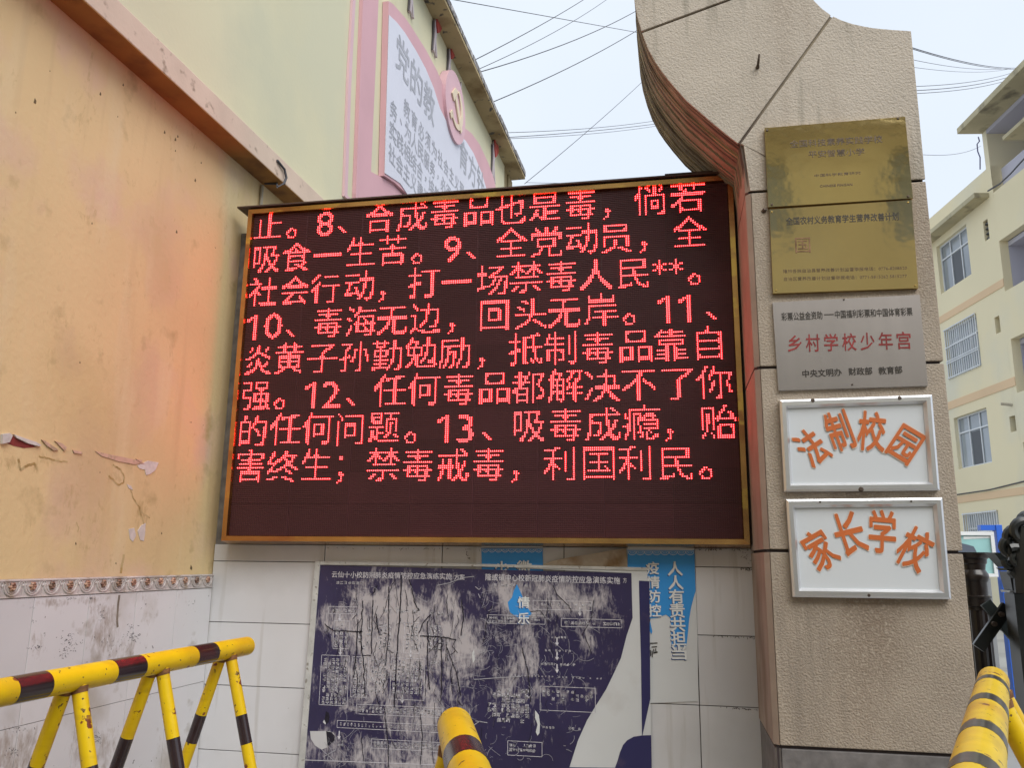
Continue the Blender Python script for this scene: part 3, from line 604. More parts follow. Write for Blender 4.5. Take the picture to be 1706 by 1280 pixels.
# titles, small print, box outlines
mb = MB()
text_px(mb, FB3, '云仙十小校防冠肺炎疫情防控应急演练实施', (553, 957.5), (753, 961), 10, 0, .01); text_px(mb, FB3, '方案', (757, 962), (774, 962.3), 9, 0, .01)
text_px(mb, FB3, '隆或镇中心校新冠肺炎疫情防控应急演练实施', (809, 962), (1033, 968), 11, 0, .012); text_px(mb, FB3, '方', (1038, 967.5), (1044, 967.5), 8, 0, .01)
part('title_lettering', mb, MRK, t, fix=False)
mb = MB()
for (p0, p1, nc, nr, fl) in [((553, 968), (606, 975), 8, 1, .8), ((822, 972), (880, 979), 9, 1, .6), ((553, 1015), (595, 1021), 8, 1, .9), ((606, 1013), (700, 1023), 14, 1, .5), ((717, 1019), (740, 1027), 4, 1, .9),
    ((558, 1038), (580, 1080), 3, 6, .7), ((597, 1038), (617, 1083), 3, 6, .45), ((631, 1040), (651, 1083), 3, 6, .9), ((676, 1041), (697, 1084), 3, 6, .85), ((714, 1042), (736, 1084), 3, 6, .8), ((716, 1102), (740, 1109), 4, 1, .9),
    ((539, 1096), (576, 1176), 6, 12, .85), ((589, 1097), (609, 1162), 3, 10, .9), ((618, 1098), (642, 1155), 4, 9, .85), ((654, 1100), (704, 1158), 7, 9, .85),
    ((597, 1177), (735, 1194), 24, 2, .85), ((565, 1204), (735, 1219), 28, 2, .85), ((563, 1233), (577, 1245), 3, 2, .9), ((622, 1235), (738, 1252), 20, 2, .85),
    ((815, 1027), (858, 1039), 9, 2, .9), ((868, 1028), (905, 1036), 7, 1, .5), ((940, 1035), (1034, 1044), 16, 1, .75), ((918, 1060), (944, 1065), 5, 1, .9), ((907, 1082), (952, 1088), 8, 1, .8), ((901, 1104), (959, 1111), 11, 1, .8), ((850, 1124), (1004, 1133), 27, 1, .8),
    ((812, 1146), (882, 1207), 9, 7, .72), ((902, 1149), (990, 1171), 11, 3, .75), ((903, 1210), (968, 1218), 12, 1, .6), ((848, 1238), (893, 1256), 8, 2, .9), ((895, 1005), (985, 1012), 16, 1, .55)]:
    pseudo(mb, FB3, p0, p1, nc, nr, 0, fl)
part('small_print', mb, MRK, t, kind='stuff', fix=False)
mb = MB()
for p0, p1 in [((548, 1011), (596, 1024)), ((557, 1035), (581, 1082)), ((587, 1095), (611, 1163)), ((536, 1092), (578, 1177)), ((652, 1097), (706, 1168)), ((594, 1174), (737, 1197)), ((562, 1201), (737, 1222)), ((619, 1232), (740, 1254)), ((888, 1001), (986, 1018)), ((812, 1025), (908, 1041)), ((935, 1031), (1036, 1047)), ((900, 1144), (992, 1188)), ((846, 1235), (903, 1262)), ((674, 1038), (698, 1090))]:
    frame_px(mb, FB3, p0, p1, .0022, 0)
for x, y in [(566, 1030), (567, 1086), (684, 1090), (670, 1166), (966, 1020), (928, 1070), (928, 1094), (928, 1115), (565, 1226)]:
    a, b = FB3.q(x, y); mb.add([FB3.p(a - .003, b + .02), FB3.p(a + .003, b + .02), FB3.p(a + .003, b - .004), FB3.p(a - .003, b - .004), FB3.p(a - .009, b - .004), FB3.p(a + .009, b - .004), FB3.p(a, b - .02)], [(0, 1, 2, 3), (4, 5, 6)])
mb.strip(FB3, px(FB3, [(505, 1267), (640, 1272), (740, 1276)]), .003, 0)
part('chart_line', mb, MRK, t, kind='stuff', fix=False)
mb = MB(); rr = random.Random(21)
def wob(pts, wd, F, mb, amp=.8):
    out = []
    for (x0, y0), (x1, y1) in zip(pts[:-1], pts[1:]):
        for i in range(6): s = i / 6; out.append((x0 + (x1 - x0) * s + rr.gauss(0, amp * .4), y0 + (y1 - y0) * s + rr.gauss(0, amp * .3)))
    out.append(pts[-1]); mb.strip(F, px(F, out), wd, 0)
for pts, wd in [([(669, 958), (667, 1010), (663, 1060), (660, 1110), (657, 1180)], .011), ([(604, 1001), (603, 1040), (602, 1075), (606, 1110), (608, 1160)], .009), ([(596, 1033), (594, 1080), (589, 1130)], .010), ([(621, 1001), (620, 1040), (619, 1090)], .009), ([(647, 978), (648, 1020), (647, 1060), (642, 1110)], .008), ([(627, 1024), (628, 1040), (631, 1056)], .010), ([(629, 976), (621, 990)], .010),
                ([(712, 1036), (713, 1070), (712, 1100), (716, 1150)], .009), ([(735, 1062), (736, 1110), (735, 1170)], .009), ([(682, 966), (686, 985), (693, 1010), (698, 1018)], .009), ([(717, 1024), (704, 1040), (698, 1056)], .009), ([(700, 1060), (715, 1061), (735, 1062), (760, 1067)], .009), ([(540, 1040), (556, 1052), (604, 1053)], .009), ([(769, 1000), (772, 1030), (768, 1060)], .009), ([(604, 1093), (618, 1093)], .007),
                ([(657, 969), (648, 990), (640, 1020)], .005), ([(657, 965), (664, 1010)], .004), ([(745, 1080), (760, 1120), (768, 1160)], .007), ([(820, 1010), (812, 1030), (806, 1070)], .008), ([(921, 975), (929, 992), (948, 1010), (952, 1020)], .006), ([(883, 1020), (900, 1018), (915, 1040)], .005), ([(990, 1000), (985, 1030), (970, 1060)], .006), ([(870, 1080), (880, 1120), (884, 1170)], .008), ([(975, 1060), (985, 1090)], .005),
                ([(640, 1180), (646, 1230), (648, 1280)], .008), ([(700, 1190), (704, 1230), (700, 1275)], .007), ([(602, 1230), (606, 1270)], .006)]:
    wob(pts, wd * .55, FB4, mb, 1.3)
for i in range(150):
    x, y = (rr.uniform(545, 770), rr.uniform(975, 1180)) if i < 90 else (rr.uniform(540, 1000), rr.uniform(980, 1270))
    if x > 1000 - (y - 1030) * .3: continue
    l = rr.uniform(6, 50); wob([(x, y), (x + rr.gauss(0, 3), y + l * .5), (x + rr.gauss(0, 5), y + l)], rr.uniform(.0008, .0028), FB4, mb, 1.0)
part('marker_stroke', mb, INK_GAP, t, kind='stuff', fix=False)
mb = MB()
for i in range(420):
    if i > 170: x, y = rr.uniform(545, 960), rr.uniform(975, 1270)
    elif i < 70: x, y = rr.uniform(800, 990), rr.uniform(985, 1150)
    elif i < 120: x, y = rr.uniform(745, 830), rr.uniform(1060, 1150)
    else: x, y = rr.uniform(530, 740), rr.uniform(1225, 1279)
    a = rr.gauss(.2, 1.0); l = rr.uniform(4, 26); cv = rr.gauss(0, .4)
    pts = [(x, y)]
    for k in range(4): pts.append((pts[-1][0] + l / 4 * math.cos(a + cv * k), pts[-1][1] + l / 4 * math.sin(a + cv * k)))
    if max(p[0] for p in pts) > 1000: continue
    mb.strip(FB5, px(FB5, pts), rr.uniform(.0006, .0016), 0)
for pts in [[(728, 976), (748, 972), (772, 963), (790, 961)], [(792, 978), (798, 983), (801, 980)], [(797, 990), (800, 997)], [(795, 1084), (800, 1089), (807, 1086), (808, 1082)], [(539, 1262), (560, 1250)], [(536, 1250), (556, 1268)], [(545, 1270), (548, 1255)], [(790, 1133), (830, 1130), (868, 1128)], [(788, 1210), (800, 1202)], [(792, 1202), (812, 1205)]]:
    mb.strip(FB5, px(FB5, pts), .003, 0)
part('scratch', mb, mat('pale_scratch', (.42, .42, .47), .6), t, kind='stuff', fix=False)
# ------------------------------------------------------------------ red dot-matrix screen
FD = FY(WD)
t = thing('led_screen', 'large gold-framed screen showing eight lines of glowing red text', 'led screen', (-.95, WD, H + .065))
PIT = .01; X0 = -.562 * WD; Z1 = .4655 * WD + .001     # first dot column, first dot row
NX, NZ = 8, 11
xL, xR, zB, zT = -2.2195, .3205, .1045, 1.851
mb = MB(); mb.box(-2.262, .362, WD + .03, WT + .01, H + .078, H + 1.905); part('cabinet', mb, CAB, t)
mm = MB(); FZ = Fr((0, 0, 0), (1, 0, 0), Z, (0, -1, 0))
mm.boxf(FZ, .0008, .3192, .0008, .1592, -.02, -.003)
me_f = mesh('led_module', mm, LEDB, bevel=.0006)
mm = MB()
for i in range(32):
    for j in range(16):
        cx, cz = PIT * (i + .5), PIT * (j + .5); mm.add([FZ.p(cx + .0026 * math.cos(R(90 * k + 45)), cz + .0026 * math.sin(R(90 * k + 45)), -.0022) for k in range(4)], [(0, 1, 2, 3)])
me_l = mesh('unlit_lens', mm, LENS, fix=False)
mm = MB()
for j in range(16): mm.boxf(FZ, .002, .318, PIT * (j + 1) - .0011, PIT * (j + 1) - .0001, -.003, .0016)
me_v = mesh('louvre', mm, LEDR)
for i in range(NX):
    for j in range(NZ):
        P = Vector((X0 - .005 + i * .32, WD, H + Z1 + .025 - .16 * (j + 1))); o = inst('led_module', me_f, t, P - rootloc(t))
        inst('unlit_lens', me_l, o, (0, 0, 0))['kind'] = 'stuff'; inst('louvre', me_v, o, (0, 0, 0))['kind'] = 'stuff'
# dot patterns of the characters: the font's strokes sampled onto the screen's own 18-dot grid
import numpy as np
SUB = 8
def hires(ch, size, sx):
    vs, fs = glyphs(ch); v = np.array(vs) * size * np.array([sx, 1.0]); W = 22 * SUB; g = np.zeros((W, W), bool); P = (v + [1.0, 4.0]) * SUB
    for f in fs:
        for k in range(1, len(f) - 1):
            A, B, C = P[f[0]], P[f[k]], P[f[k + 1]]
            x0, x1 = max(int(min(A[0], B[0], C[0])), 0), min(int(max(A[0], B[0], C[0])) + 2, W); y0, y1 = max(int(min(A[1], B[1], C[1])), 0), min(int(max(A[1], B[1], C[1])) + 2, W)
            if x1 <= x0 or y1 <= y0: continue
            X, Y = np.meshgrid(np.arange(x0, x1) + .5, np.arange(y0, y1) + .5)
            e = lambda p, q: (q[0] - p[0]) * (Y - p[1]) - (q[1] - p[1]) * (X - p[0])
            a, b, c = e(A, B), e(B, C), e(C, A); g[y0:y1, x0:x1] |= ((a >= 0) & (b >= 0) & (c >= 0)) | ((a <= 0) & (b <= 0) & (c <= 0))
    return g
def dots(ch):
    num = ch in '02389'; best = None
    for sx in ((1.12,) if num else (.98, 1.0, 1.03)):
        g = hires(ch, 20.5 if num else 18, sx)
        for dx in range(0, SUB, 2):
            for dy in range(0, SUB, 2):
                c = g[8 - dy:8 - dy + 20 * SUB, 8 - dx:8 - dx + 20 * SUB].reshape(20, SUB, 20, SUB).mean((1, 3))
                on = c[c > .02]
                if not len(on): continue
                sc = np.abs(on - .45).clip(0, .45).mean()
                if best is None or sc > best[0]: best = (sc, c)
    r = (best[1] > .45)[::-1]
    if num: r = np.roll(r, 1, axis=0)
    if ch == '、': r = np.roll(r, 2, axis=1)
    return [[bool(x) for x in row] for row in r]
def cell(rows, top, left):
    r = [[False] * 20 for _ in range(20)]
    for i, q in enumerate(rows):
        for j, c in enumerate(q):
            if c == '#': r[top + i][left + j] = True
    return r
GD = {'1': cell(['....##', '..####', '###.##', '##..##'] + ['....##'] * 10, 4, 1), '。': cell(['..##..', '.##.##', '##...#', '#....#', '.#...#', '.####.'], 12, 2)}
LINES = ['止。8、合成毒品也是毒，倘若', '吸食一生苦。9、全党动员，全', '社会行动，打一场禁毒人民**。', '10、毒海无边，回头无岸。11、', '炎黄子孙勤勉励，抵制毒品靠自', '强。12、任何毒品都解决不了你', '的任何问题。13、吸毒成瘾，贻', '害终生；禁毒戒毒，利国利民。']
adv = lambda c: 8 if c == '*' else 10 if c in '0123456789' else 18
cm = {}
for li, s in enumerate(LINES):
    x = 0; top = -4 + 19 * li
    for ch in s:
        cut = top < 0
        if (ch, cut) not in cm:
            if ch not in GD: GD[ch] = dots(ch)
            mm = MB(); g = GD[ch]
            for r in range(20):
                if cut and top + r < -1: continue
                for c in range(20):
                    if g[r][c]:
                        cx, cz = c * PIT, -r * PIT; mm.add([FZ.p(cx + .0026 * math.cos(R(60 * k)), cz + .0026 * math.sin(R(60 * k)), .0024) for k in range(6)], [(0, 1, 2, 3, 4, 5)])
            cm[(ch, cut)] = mesh('lit_character', mm, LIT, fix=False)
        P = Vector((X0 + x * PIT, WD, H + Z1 - top * PIT)); inst('lit_character', cm[(ch, cut)], t, P - rootloc(t)); x += adv(ch)
def rail(a0, a1, b0, b1, vert, sgn):
    """gold moulding: flat face, small inner lip, outer face sloping back"""
    mb = MB(); w_ = .048
    prof = [(0, .0), (.004, .020), (.028, .022), (.041, -.075), (0, -.075)]      # (outward, towards the street)
    if vert:
        x = a0; P = [[(x + sgn * u, WD - c, H + b0 + (-u if 1 else 0)) for u, c in prof], [(x + sgn * u, WD - c, H + b1 + u) for u, c in prof]]
    else:
        z = b0; P = [[(a0 - u, WD - c, H + z + sgn * u) for u, c in prof], [(a1 + u, WD - c, H + z + sgn * u) for u, c in prof]]
    n = len(prof); k = 0; mb.v = P[0] + P[1]; mb.f = [tuple(range(n)), tuple(range(n, 2 * n))] + [(i, (i + 1) % n, n + (i + 1) % n, n + i) for i in range(n)]
    part('frame_rail', mb, GLD, t)
rail(xL, 0, zB, zT, True, -1); rail(xR, 0, zB, zT, True, 1); rail(xL, xR, zB, 0, False, -1); rail(xL, xR, zT, 0, False, 1)
mb = MB(); mb.box(-2.31, .364, WD - .035, WT + .02, H + 1.888, H + 1.897); mb.box(.02, .35, WD - .02, WD + .1, H + 1.897, H + 1.912); part('top_flashing', mb, CAB, t, bevel=.001)
mb = MB()
for x in (-2.2, -1.72, -.62, -.1): mb.cut().tube([(x, WD + .02, H + 1.89), (x, WD + .02, H + 1.915)], .004, 6)
part('screw', mb, SCR, t)

# ------------------------------------------------------------------ gate pillar
FP = FY(WP)
t = thing('gate_pillar', 'tall roughcast gate pillar sweeping out over the screen like a wing', 'gate pillar', (.72, WP + .25, 0))
V2 = lambda p: Vector(FP.q(*p))
XL, XR = .362, 1.092
left = [(1231, 240), (1210, 224), (1187, 205), (1165, 186), (1143, 167), (1120, 141), (1104, 121), (1092, 104), (1079, 80), (1069, 53), (1061, 25), (1057, 2), (1053, -40), (1052, -90), (1056, -150), (1066, -220), (1085, -290)]
right = [(1250, -290), (1268, -220), (1285, -140), (1305, -85), (1330, -35), (1357, 1), (1370, 14), (1385, 25), (1402, 33), (1420, 39), (1438, 43), (1455, 46), (1487, 49), (1518, 51)]
J4z = (FP.q(1238, 322)[1] + FP.q(1532, 299)[1]) / 2; J5z = (FP.q(1265, 612)[1] + FP.q(1574, 604)[1]) / 2; J6z = (FP.q(1265, 917)[1] + FP.q(1611, 922)[1]) / 2; J7z = (FP.q(1296, 1243)[1] + FP.q(1594, 1263)[1]) / 2
up = [Vector((XL, J4z - .006))] + [V2(p) for p in left] + [V2(p) for p in right] + [Vector((XR, J4z - .006))]
BK = WP + .66
# swept body in slices: each board mark of the underside is a real step
mb = MB(); y = WP + .012; rr = random.Random(4); k = 0
while y < BK:
    th = rr.choice([.008, .012, .018, .022, .03]); d = rr.choice([0, .002, .004, .012, .016]); k += 1
    c = Vector((.9, 1.9)); pts = []
    for i, p in enumerate(up):
        if 1 <= i <= len(left): pts.append(p + Vector((.75, .66)) * (.004 + d))
        else: pts.append(p + (Vector((0, -.008)) if p.x > .8 and i < len(up) - 1 else Vector((0, 0))))
    pts[0] = Vector((XL + .01 + d, J4z)); pts[-1] = Vector((XR - .008, J4z))
    mb.prism(Fr((0, 0, H), (1, 0, 0), Z, (0, 1, 0)), [(p.x, p.y) for p in pts], y, min(y + th, BK)); y += th
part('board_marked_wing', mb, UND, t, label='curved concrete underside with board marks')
mb = MB(); mb.box(XL + .012, XR - .012, WP + .012, WT + .2, 0, H + J4z + .01); part('core', mb, GRV, t)
g = .006
def panel(name, poly, m_, label=None, c1=.0):
    if len(poly) < 3: return
    mb = MB(); mb.prism(FP, [(p.x, p.y) for p in poly], -.0125, c1); part(name, mb, m_, t, bevel=.003, label=label)
J1 = (V2((1069, 53)), V2((1212, 0))); J2 = (V2((1231, 240)), V2((1385, 27))); J3 = (V2((1231, 240)), V2((1275, 262)))
J4 = (Vector((0, J4z)), Vector((1, J4z)))
A = clip(up, *J1, 1, g); B = clip(clip(up, *J1, -1, g), *J2, 1, g)
C_ = clip(clip(clip(up, *J2, -1, g), *J3, 1, g), *J4, 1, g)
D_ = clip(clip(clip(up, *J3, -1, g), *J4, 1, g), *J2, -1, g)
D_ = [p + Vector((.020, 0)) if p.x < XL + .012 else p for p in D_]
panel('roughcast_panel', A, STU2); panel('roughcast_panel', B, STU2); panel('roughcast_panel', C_, STU2); panel('roughcast_panel', D_, STU2)
def block(z0, z1, m_, name='roughcast_panel', inset=0, label=None):
    mb = MB(); ch = .022
    pl = [(XL + ch + inset, WP + inset), (XR - inset, WP + inset), (XR - inset, WT + .25), (XR - .25, WT + .25), (XR - .25, WP + .1), (XL + ch + .02, WP + .1)]
    mb.prism(Fr((0, 0, 0), (1, 0, 0), (0, 1, 0), Z), pl, H + z0, H + z1); part(name, mb, m_, t, bevel=.004, label=label)
    mb = MB(); pl = [(XL + inset, WP + ch + inset), (XL + ch - .0015 + inset, WP + .0015 + inset), (XL + ch + .012, WP + .06), (XL + .02, WT - .001), (XL + inset, WT - .001)]
    mb.prism(Fr((0, 0, 0), (1, 0, 0), (0, 1, 0), Z), pl, H + z0, H + z1); part('side_render' if inset == 0 else 'plinth_side', mb, SID if inset == 0 else PLN, t)
block(J5z + g, J4z - g, STU); block(J6z + g, J5z - g, STU); block(J7z + g, J6z - g, STU)
mb = MB(); pl = [(XL, WP + .025), (XL + .02, WP + .003), (XL + .03, WT), (XL, WT)]
mb.prism(Fr((0, 0, 0), (1, 0, 0), (0, 1, 0), Z), pl, H + J4z + g, H + FP.q(1232, 246)[1]); part('side_render', mb, SID, t)
block(G, J7z - g, PLN, 'plinth', .004, label='grey stone plinth')
mb = MB(); a, b = FP.q(1262, 112); mb.tube([FP.p(a, b, -.005), FP.p(a, b, .02), FP.p(a + .001, b + .012, .05), FP.p(a + .004, b + .03, .055)], [.010, .006, .005, .004], 8); part('iron_hook', mb, SCR, t, smooth=True)
mb = MB(); a, b = FP.q(1272, 352); mb.tube([FP.p(a, b, -.005), FP.p(a + .006, b + .006, .012)], [.012, .006], 7); part('iron_stub', mb, SCR, t)
RUN = mat('dark_rain_streak', (.17, .15, .12), .95, var=.3, vs=12)

# ------------------------------------------------------------------ plaques and signs on the pillar
def quad(pts, F): return [F.q(*p) for p in pts]
def plaque(label, cs, m_, edge, th, name='plaque', cat='plaque', lean=0):
    F = FY(WP - th); cx = sum(p[0] for p in cs) / 4; cy = sum(p[1] for p in cs) / 4
    t = thing(name, label, cat, F.p(*F.q(cx, cs[2][1])))
    q = quad(cs, F); mb = MB(); mb.prism(F, q, -th + .001, -.0006); part('folded_edge', mb, edge, t)
    # the thin sheet, gently buckled
    n1, n2 = 14, 8; mb = MB()
    for j in range(n2 + 1):
        for i in range(n1 + 1):
            s, r_ = i / n1, j / n2; a = [(q[0][k] * (1 - s) + q[1][k] * s) * (1 - r_) + (q[3][k] * (1 - s) + q[2][k] * s) * r_ for k in (0, 1)]
            mb.v.append(tuple(F.p(a[0], a[1], 0)))
    for j in range(n2):
        for i in range(n1): k = j * (n1 + 1) + i; mb.f.append((k, k + 1, k + n1 + 2, k + n1 + 1))
    part('sheet', mb, m_, t, smooth=True)
    return t, FY(WP - th - .0012), q
FZD = .0012
t, F, q = plaque('topmost polished brass plaque with two faint lines of text', [(1274, 213), (1508, 194), (1521, 330), (1280, 345)], BRS, BRE, .022)
mb = MB(); text_px(mb, F, '全国科技素养实践学校', (1316, 240), (1470, 231), 13, 0, .008); text_px(mb, F, '平安智慧小学', (1347, 257), (1440, 252), 12, 0, .008)
part('lettering', mb, BRN, t, fix=False)
mb = MB(); text_px(mb, F, '中国科学教育研究', (1357, 292.5), (1434, 287.5), 5, 0); text_px(mb, F, 'CHINESE PINGAN', (1366, 310), (1420, 307), 4, 0, .01); part('small_lettering', mb, BRN, t, fix=False)
mb = MB()
for x, y in [(1278, 217), (1496, 197), (1286, 341), (1513, 327)]: mb.cut().tube([F.p(*F.q(x, y), -.001), F.p(*F.q(x, y), .004)], [.006, .004], 8)
part('screw', mb, SCR, t)
t, F, q = plaque('lower polished brass plaque with a row of black characters and phone numbers', [(1282, 349), (1519, 333), (1530, 480), (1288, 489)], BRS2, BRE, .020)
mb = MB(); text_px(mb, F, '全国农村义务教育学生营养改善计划', (1310, 368.5), (1497, 360), 13.5, 0, .012); part('lettering', mb, BLK, t, fix=False)
mb = MB(); text_px(mb, F, '国', (1325, 409), (1350, 408), 26, 0, -.004); part('faint_lettering', mb, mat('barely_visible_lettering', (.36, .22, .14), .22, metal=.8, var=.5, vs=30), t, fix=False)
mb = MB(); text_px(mb, F, '隆林各族自治县营养改善计划监督举报电话：0776-8208520', (1305, 452), (1511, 446), 6.5, 0); text_px(mb, F, '自治区营养改善计划监督举报电话：0771-5815262 5815277', (1306, 465), (1511, 459.5), 6.5, 0); part('small_lettering', mb, BRN, t, fix=False)
mb = MB()
for x, y in [(1286, 353), (1513, 337), (1293, 484), (1525, 476)]: mb.cut().tube([F.p(*F.q(x, y), -.001), F.p(*F.q(x, y), .003)], [.004, .003], 8)
part('screw', mb, BRE, t)
t, F, q = plaque('brushed steel plaque with red characters in the middle row', [(1287, 504), (1532, 491), (1546, 643), (1297, 651)], STL, ALU, .014)
mb = MB(); text_px(mb, F, '彩票公益金资助', (1302, 528), (1370, 525), 13.5, 0, .012); text_px(mb, F, '中国福利彩票和中国体育彩票', (1391, 524), (1520, 519), 13.5, 0, .012)
mb.strip(F, [F.q(1373, 524.5), F.q(1389, 523.8)], .004, 0)
text_px(mb, F, '中央文明办', (1337, 623), (1402, 620), 12.5, 0, .02); text_px(mb, F, '财政部', (1414, 619.5), (1453, 618), 12.5, 0, .02); text_px(mb, F, '教育部', (1464, 618), (1503, 616), 12.5, 0, .02)
part('black_lettering', mb, BLK, t, fix=False)
mb = MB()
for i, ch in enumerate('乡村学校少年宫'):
    x = 1324 + i * 30.3; y = 572.5 - i * .85; text_px(mb, F, ch, (x - 11.5, y), (x + 11.5, y - .4), 29 if i else 27, 0, .012)
part('red_lettering', mb, RDL, t, fix=False)
mb = MB()
for x, y in [(1406, 499), (1420, 641)]: mb.cut().tube([F.p(*F.q(x, y), -.001), F.p(*F.q(x, y), .003)], [.004, .003], 8)
part('screw', mb, SCR, t)
def framed(label, cs, s, pos, screws):
    F = FY(WP - .016); q = quad(cs, F); cx = sum(p[0] for p in cs) / 4
    t = thing('framed_sign', label, 'sign', F.p(*F.q(cx, cs[2][1])))
    C0 = Vector((sum(a for a, b in q) / 4, sum(b for a, b in q) / 4)); inn = []
    W_ = .033
    for a, b in q: inn.append((a + (W_ if a < C0.x else -W_), b + (W_ if b < C0.y else -W_)))
    for i in range(4):
        j = (i + 1) % 4; mb = MB(); o0, o1, i1, i0 = q[i], q[j], inn[j], inn[i]; c = .018
        def mid(p, r_, s_): return (p[0] + (r_[0] - p[0]) * s_, p[1] + (r_[1] - p[1]) * s_)
        prof = [(0, -.014), (0, c * .7), (.25, c), (.7, c), (1, .004), (1, -.014)]; e0 = [F.p(*mid(o0, i0, s_), c_) for s_, c_ in prof]; e1 = [F.p(*mid(o1, i1, s_), c_) for s_, c_ in prof]
        n = len(prof); mb.v = [tuple(x) for x in e0 + e1]; mb.f = [tuple(range(n)), tuple(range(n, 2 * n))] + [(k, (k + 1) % n, n + (k + 1) % n, n + k) for k in range(n)]
        part('frame_rail', mb, ALU, t)
    mb = MB(); mb.prism(F, inn, -.013, .0); part('board', mb, WHT, t)
    F2 = FY(WP - .0175)
    for ch, (x, y, w_, h_, rot) in zip(s, pos):
        a, b = F2.q(x, y); k = 3.46 / FPX; ww, hh = w_ * k, h_ * k; e = Vector((math.cos(R(rot)), math.sin(R(rot)))); 
        for nm, m_, bo, dc in (('letter_edge', HALO, .030, 0), ('letter', ORG, .020, .0012)):
            mb = MB(); g2 = 1 + (.03 if nm == 'letter_edge' else 0)
            text_fit(mb, F2, ch, (a - e.x * ww / 2 * g2, b - e.y * ww / 2 * g2), (a + e.x * ww / 2 * g2, b + e.y * ww / 2 * g2), hh * g2, dc + .0022 * (x % 7) / 7, bo)
            part(nm, mb, m_, t, fix=False)
    mb = MB()
    for x, y, r_ in screws: mb.cut().tube([F.p(*F.q(x, y), .016), F.p(*F.q(x, y), .022)], [r_, r_ * .6], 8)
    part('screw', mb, SCR, t)
framed('aluminium framed white sign with four orange characters, the upper of two', [(1298, 668), (1551, 659), (1564, 818), (1306, 820)], '法制校园',
       [(1352, 746, 38, 58, 34), (1398, 718, 36, 62, 15), (1452, 719, 40, 62, -8), (1508, 741, 38, 54, -35)], [(1353, 669, .009), (1497, 665, .009), (1433, 816, .011)])
framed('aluminium framed white sign with four orange characters, the lower of two', [(1309, 833), (1568, 830), (1583, 999), (1320, 995)], '家长学校',
       [(1366, 916, 40, 60, 30), (1415, 889, 42, 64, 14), (1470, 886, 38, 64, -5), (1524, 915, 42, 62, -30)], [(1365, 837, .005), (1516, 836, .005), (1446, 992, .007)])

# ------------------------------------------------------------------ yellow and black barriers
def band_tube(t, name, P0, P1, r, bands, my, mbk, n=20, capr=True):
    """pipe split into painted lengths; bands = [(s0, s1, black?)] along it"""
    P0, P1 = Vector(P0), Vector(P1)
    for s0, s1, blk in bands:
        a, b = P0.lerp(P1, s0), P0.lerp(P1, s1); mb = MB()
        rr_ = r * (1.012 if blk else 1.0); mb.tube([a, b], rr_, n)
        part(name if not blk else 'black_band', mb, mbk if blk else my, t, smooth=True)
def barrier(label, Pend, Pnear, r, railb, legs, legb, splay, lr, mbk, grp, name='crowd_barrier'):
    Pe, Pn = Vector(Pend), Vector(Pnear); L_ = (Pn - Pe).length; d = (Pn - Pe).normalized(); sd = d.cross(Z).normalized()
    mid = (Pe + Pn) / 2; t = thing(name, label, 'barrier', (mid.x, mid.y, 0), grp)
    edges = [0]; 
    bands = []; s = 0
    for b0, b1 in railb:
        if b0 > s: bands.append((s / L_, b0 / L_, False))
        bands.append((b0 / L_, b1 / L_, True)); s = b1
    if s < L_: bands.append((s / L_, 1, False))
    band_tube(t, 'rail', Pe, Pn, r, bands, PYE, mbk, 24)
    for s in legs:
        base = Pe + d * s
        for sg in (-1, 1):
            top = base - Z * (r * .55) + sd * sg * (r * .35) + d * (.012 * sg); foot = base + sd * sg * splay + d * .012 * sg; foot.z = 0.0
            LL = (foot - top).length; bs = []; z = 0
            for b0, b1 in legb:
                bs.append((z / LL, b0 / LL, False)); bs.append((b0 / LL, min(b1, LL) / LL, True)); z = b1
            if z < LL: bs.append((z / LL, 1, False))
            lg = bpy.data.objects.new('leg', None); link(lg, t); lg.location = top - rootloc(t)
            band_tube(lg, 'leg_pipe', top, foot, lr, bs, PYE, mbk, 14)
            mb = MB(); mb.tube([top + (foot - top).normalized() * .004, top + (foot - top).normalized() * .022], [lr * 1.18, lr * 1.04], 14); part('weld', mb, WEL, lg, smooth=True)
    mb = MB()
    for sg in (-1, 1):
        mb.cut(); a = Pe + d * legs[0] + sd * sg * splay; b = Pe + d * legs[-1] + sd * sg * splay; a.z = b.z = .03; mb.tube([a, b], lr * .9, 10)
    part('foot_rail', mb, PYE, t, smooth=True)
    return t
zr = 1.08
def gz(x, y, dz=-.37):
    r_ = ray(x, y); return CAM + r_ * (dz / r_.z)
Pe, P0 = gz(411, 1077), gz(0, 1155); dr = (P0 - Pe).normalized(); 
def along(x, y): return (gz(x, y) - Pe).dot(dr)
ys = lambda x: 1077 + (411 - x) * .19
lb = [(along(352, ys(352)), along(318, ys(318))), (along(230, ys(230)), along(181, ys(181))), (along(72, ys(72)), along(15, ys(15)))]
l3 = lb[2][1]; lb += [(l3 + .2, l3 + .36), (l3 + .56, l3 + .72)]
legs = [along(377, ys(377)), along(262, ys(262)), along(122, ys(122))]; legs.append(legs[-1] + (legs[-1] - legs[-2]))
barrier('yellow and black pipe barrier standing by the left wall', Pe, Pe + dr * 2.2, .038, lb, legs, [(.235, .345), (.56, .67)], .33, .0225, PBK, 'yellow and black pipe barriers')
Pe = gz(758, 1210); dm = Vector((ray(677, 932).x, ray(677, 932).y, 0)).normalized() * -1
def al3(y):
    r_ = ray(757 + .31 * (y - 1192), y); return (CAM + r_ * (-.37 / r_.z) - Pe).dot(dm)
barrier('yellow pipe barrier with a dark red and black band, end-on before the navy notice board', Pe, Pe + dm * 1.9, .040, [(al3(1262), al3(1290)), (al3(1290) + .2, al3(1290) + .31), (al3(1290) + .5, al3(1290) + .6), (al3(1290) + .8, al3(1290) + .9)], [.10, .80, 1.6], [(.24, .35), (.56, .67)], .30, .0225, PBK, 'yellow and black pipe barriers')
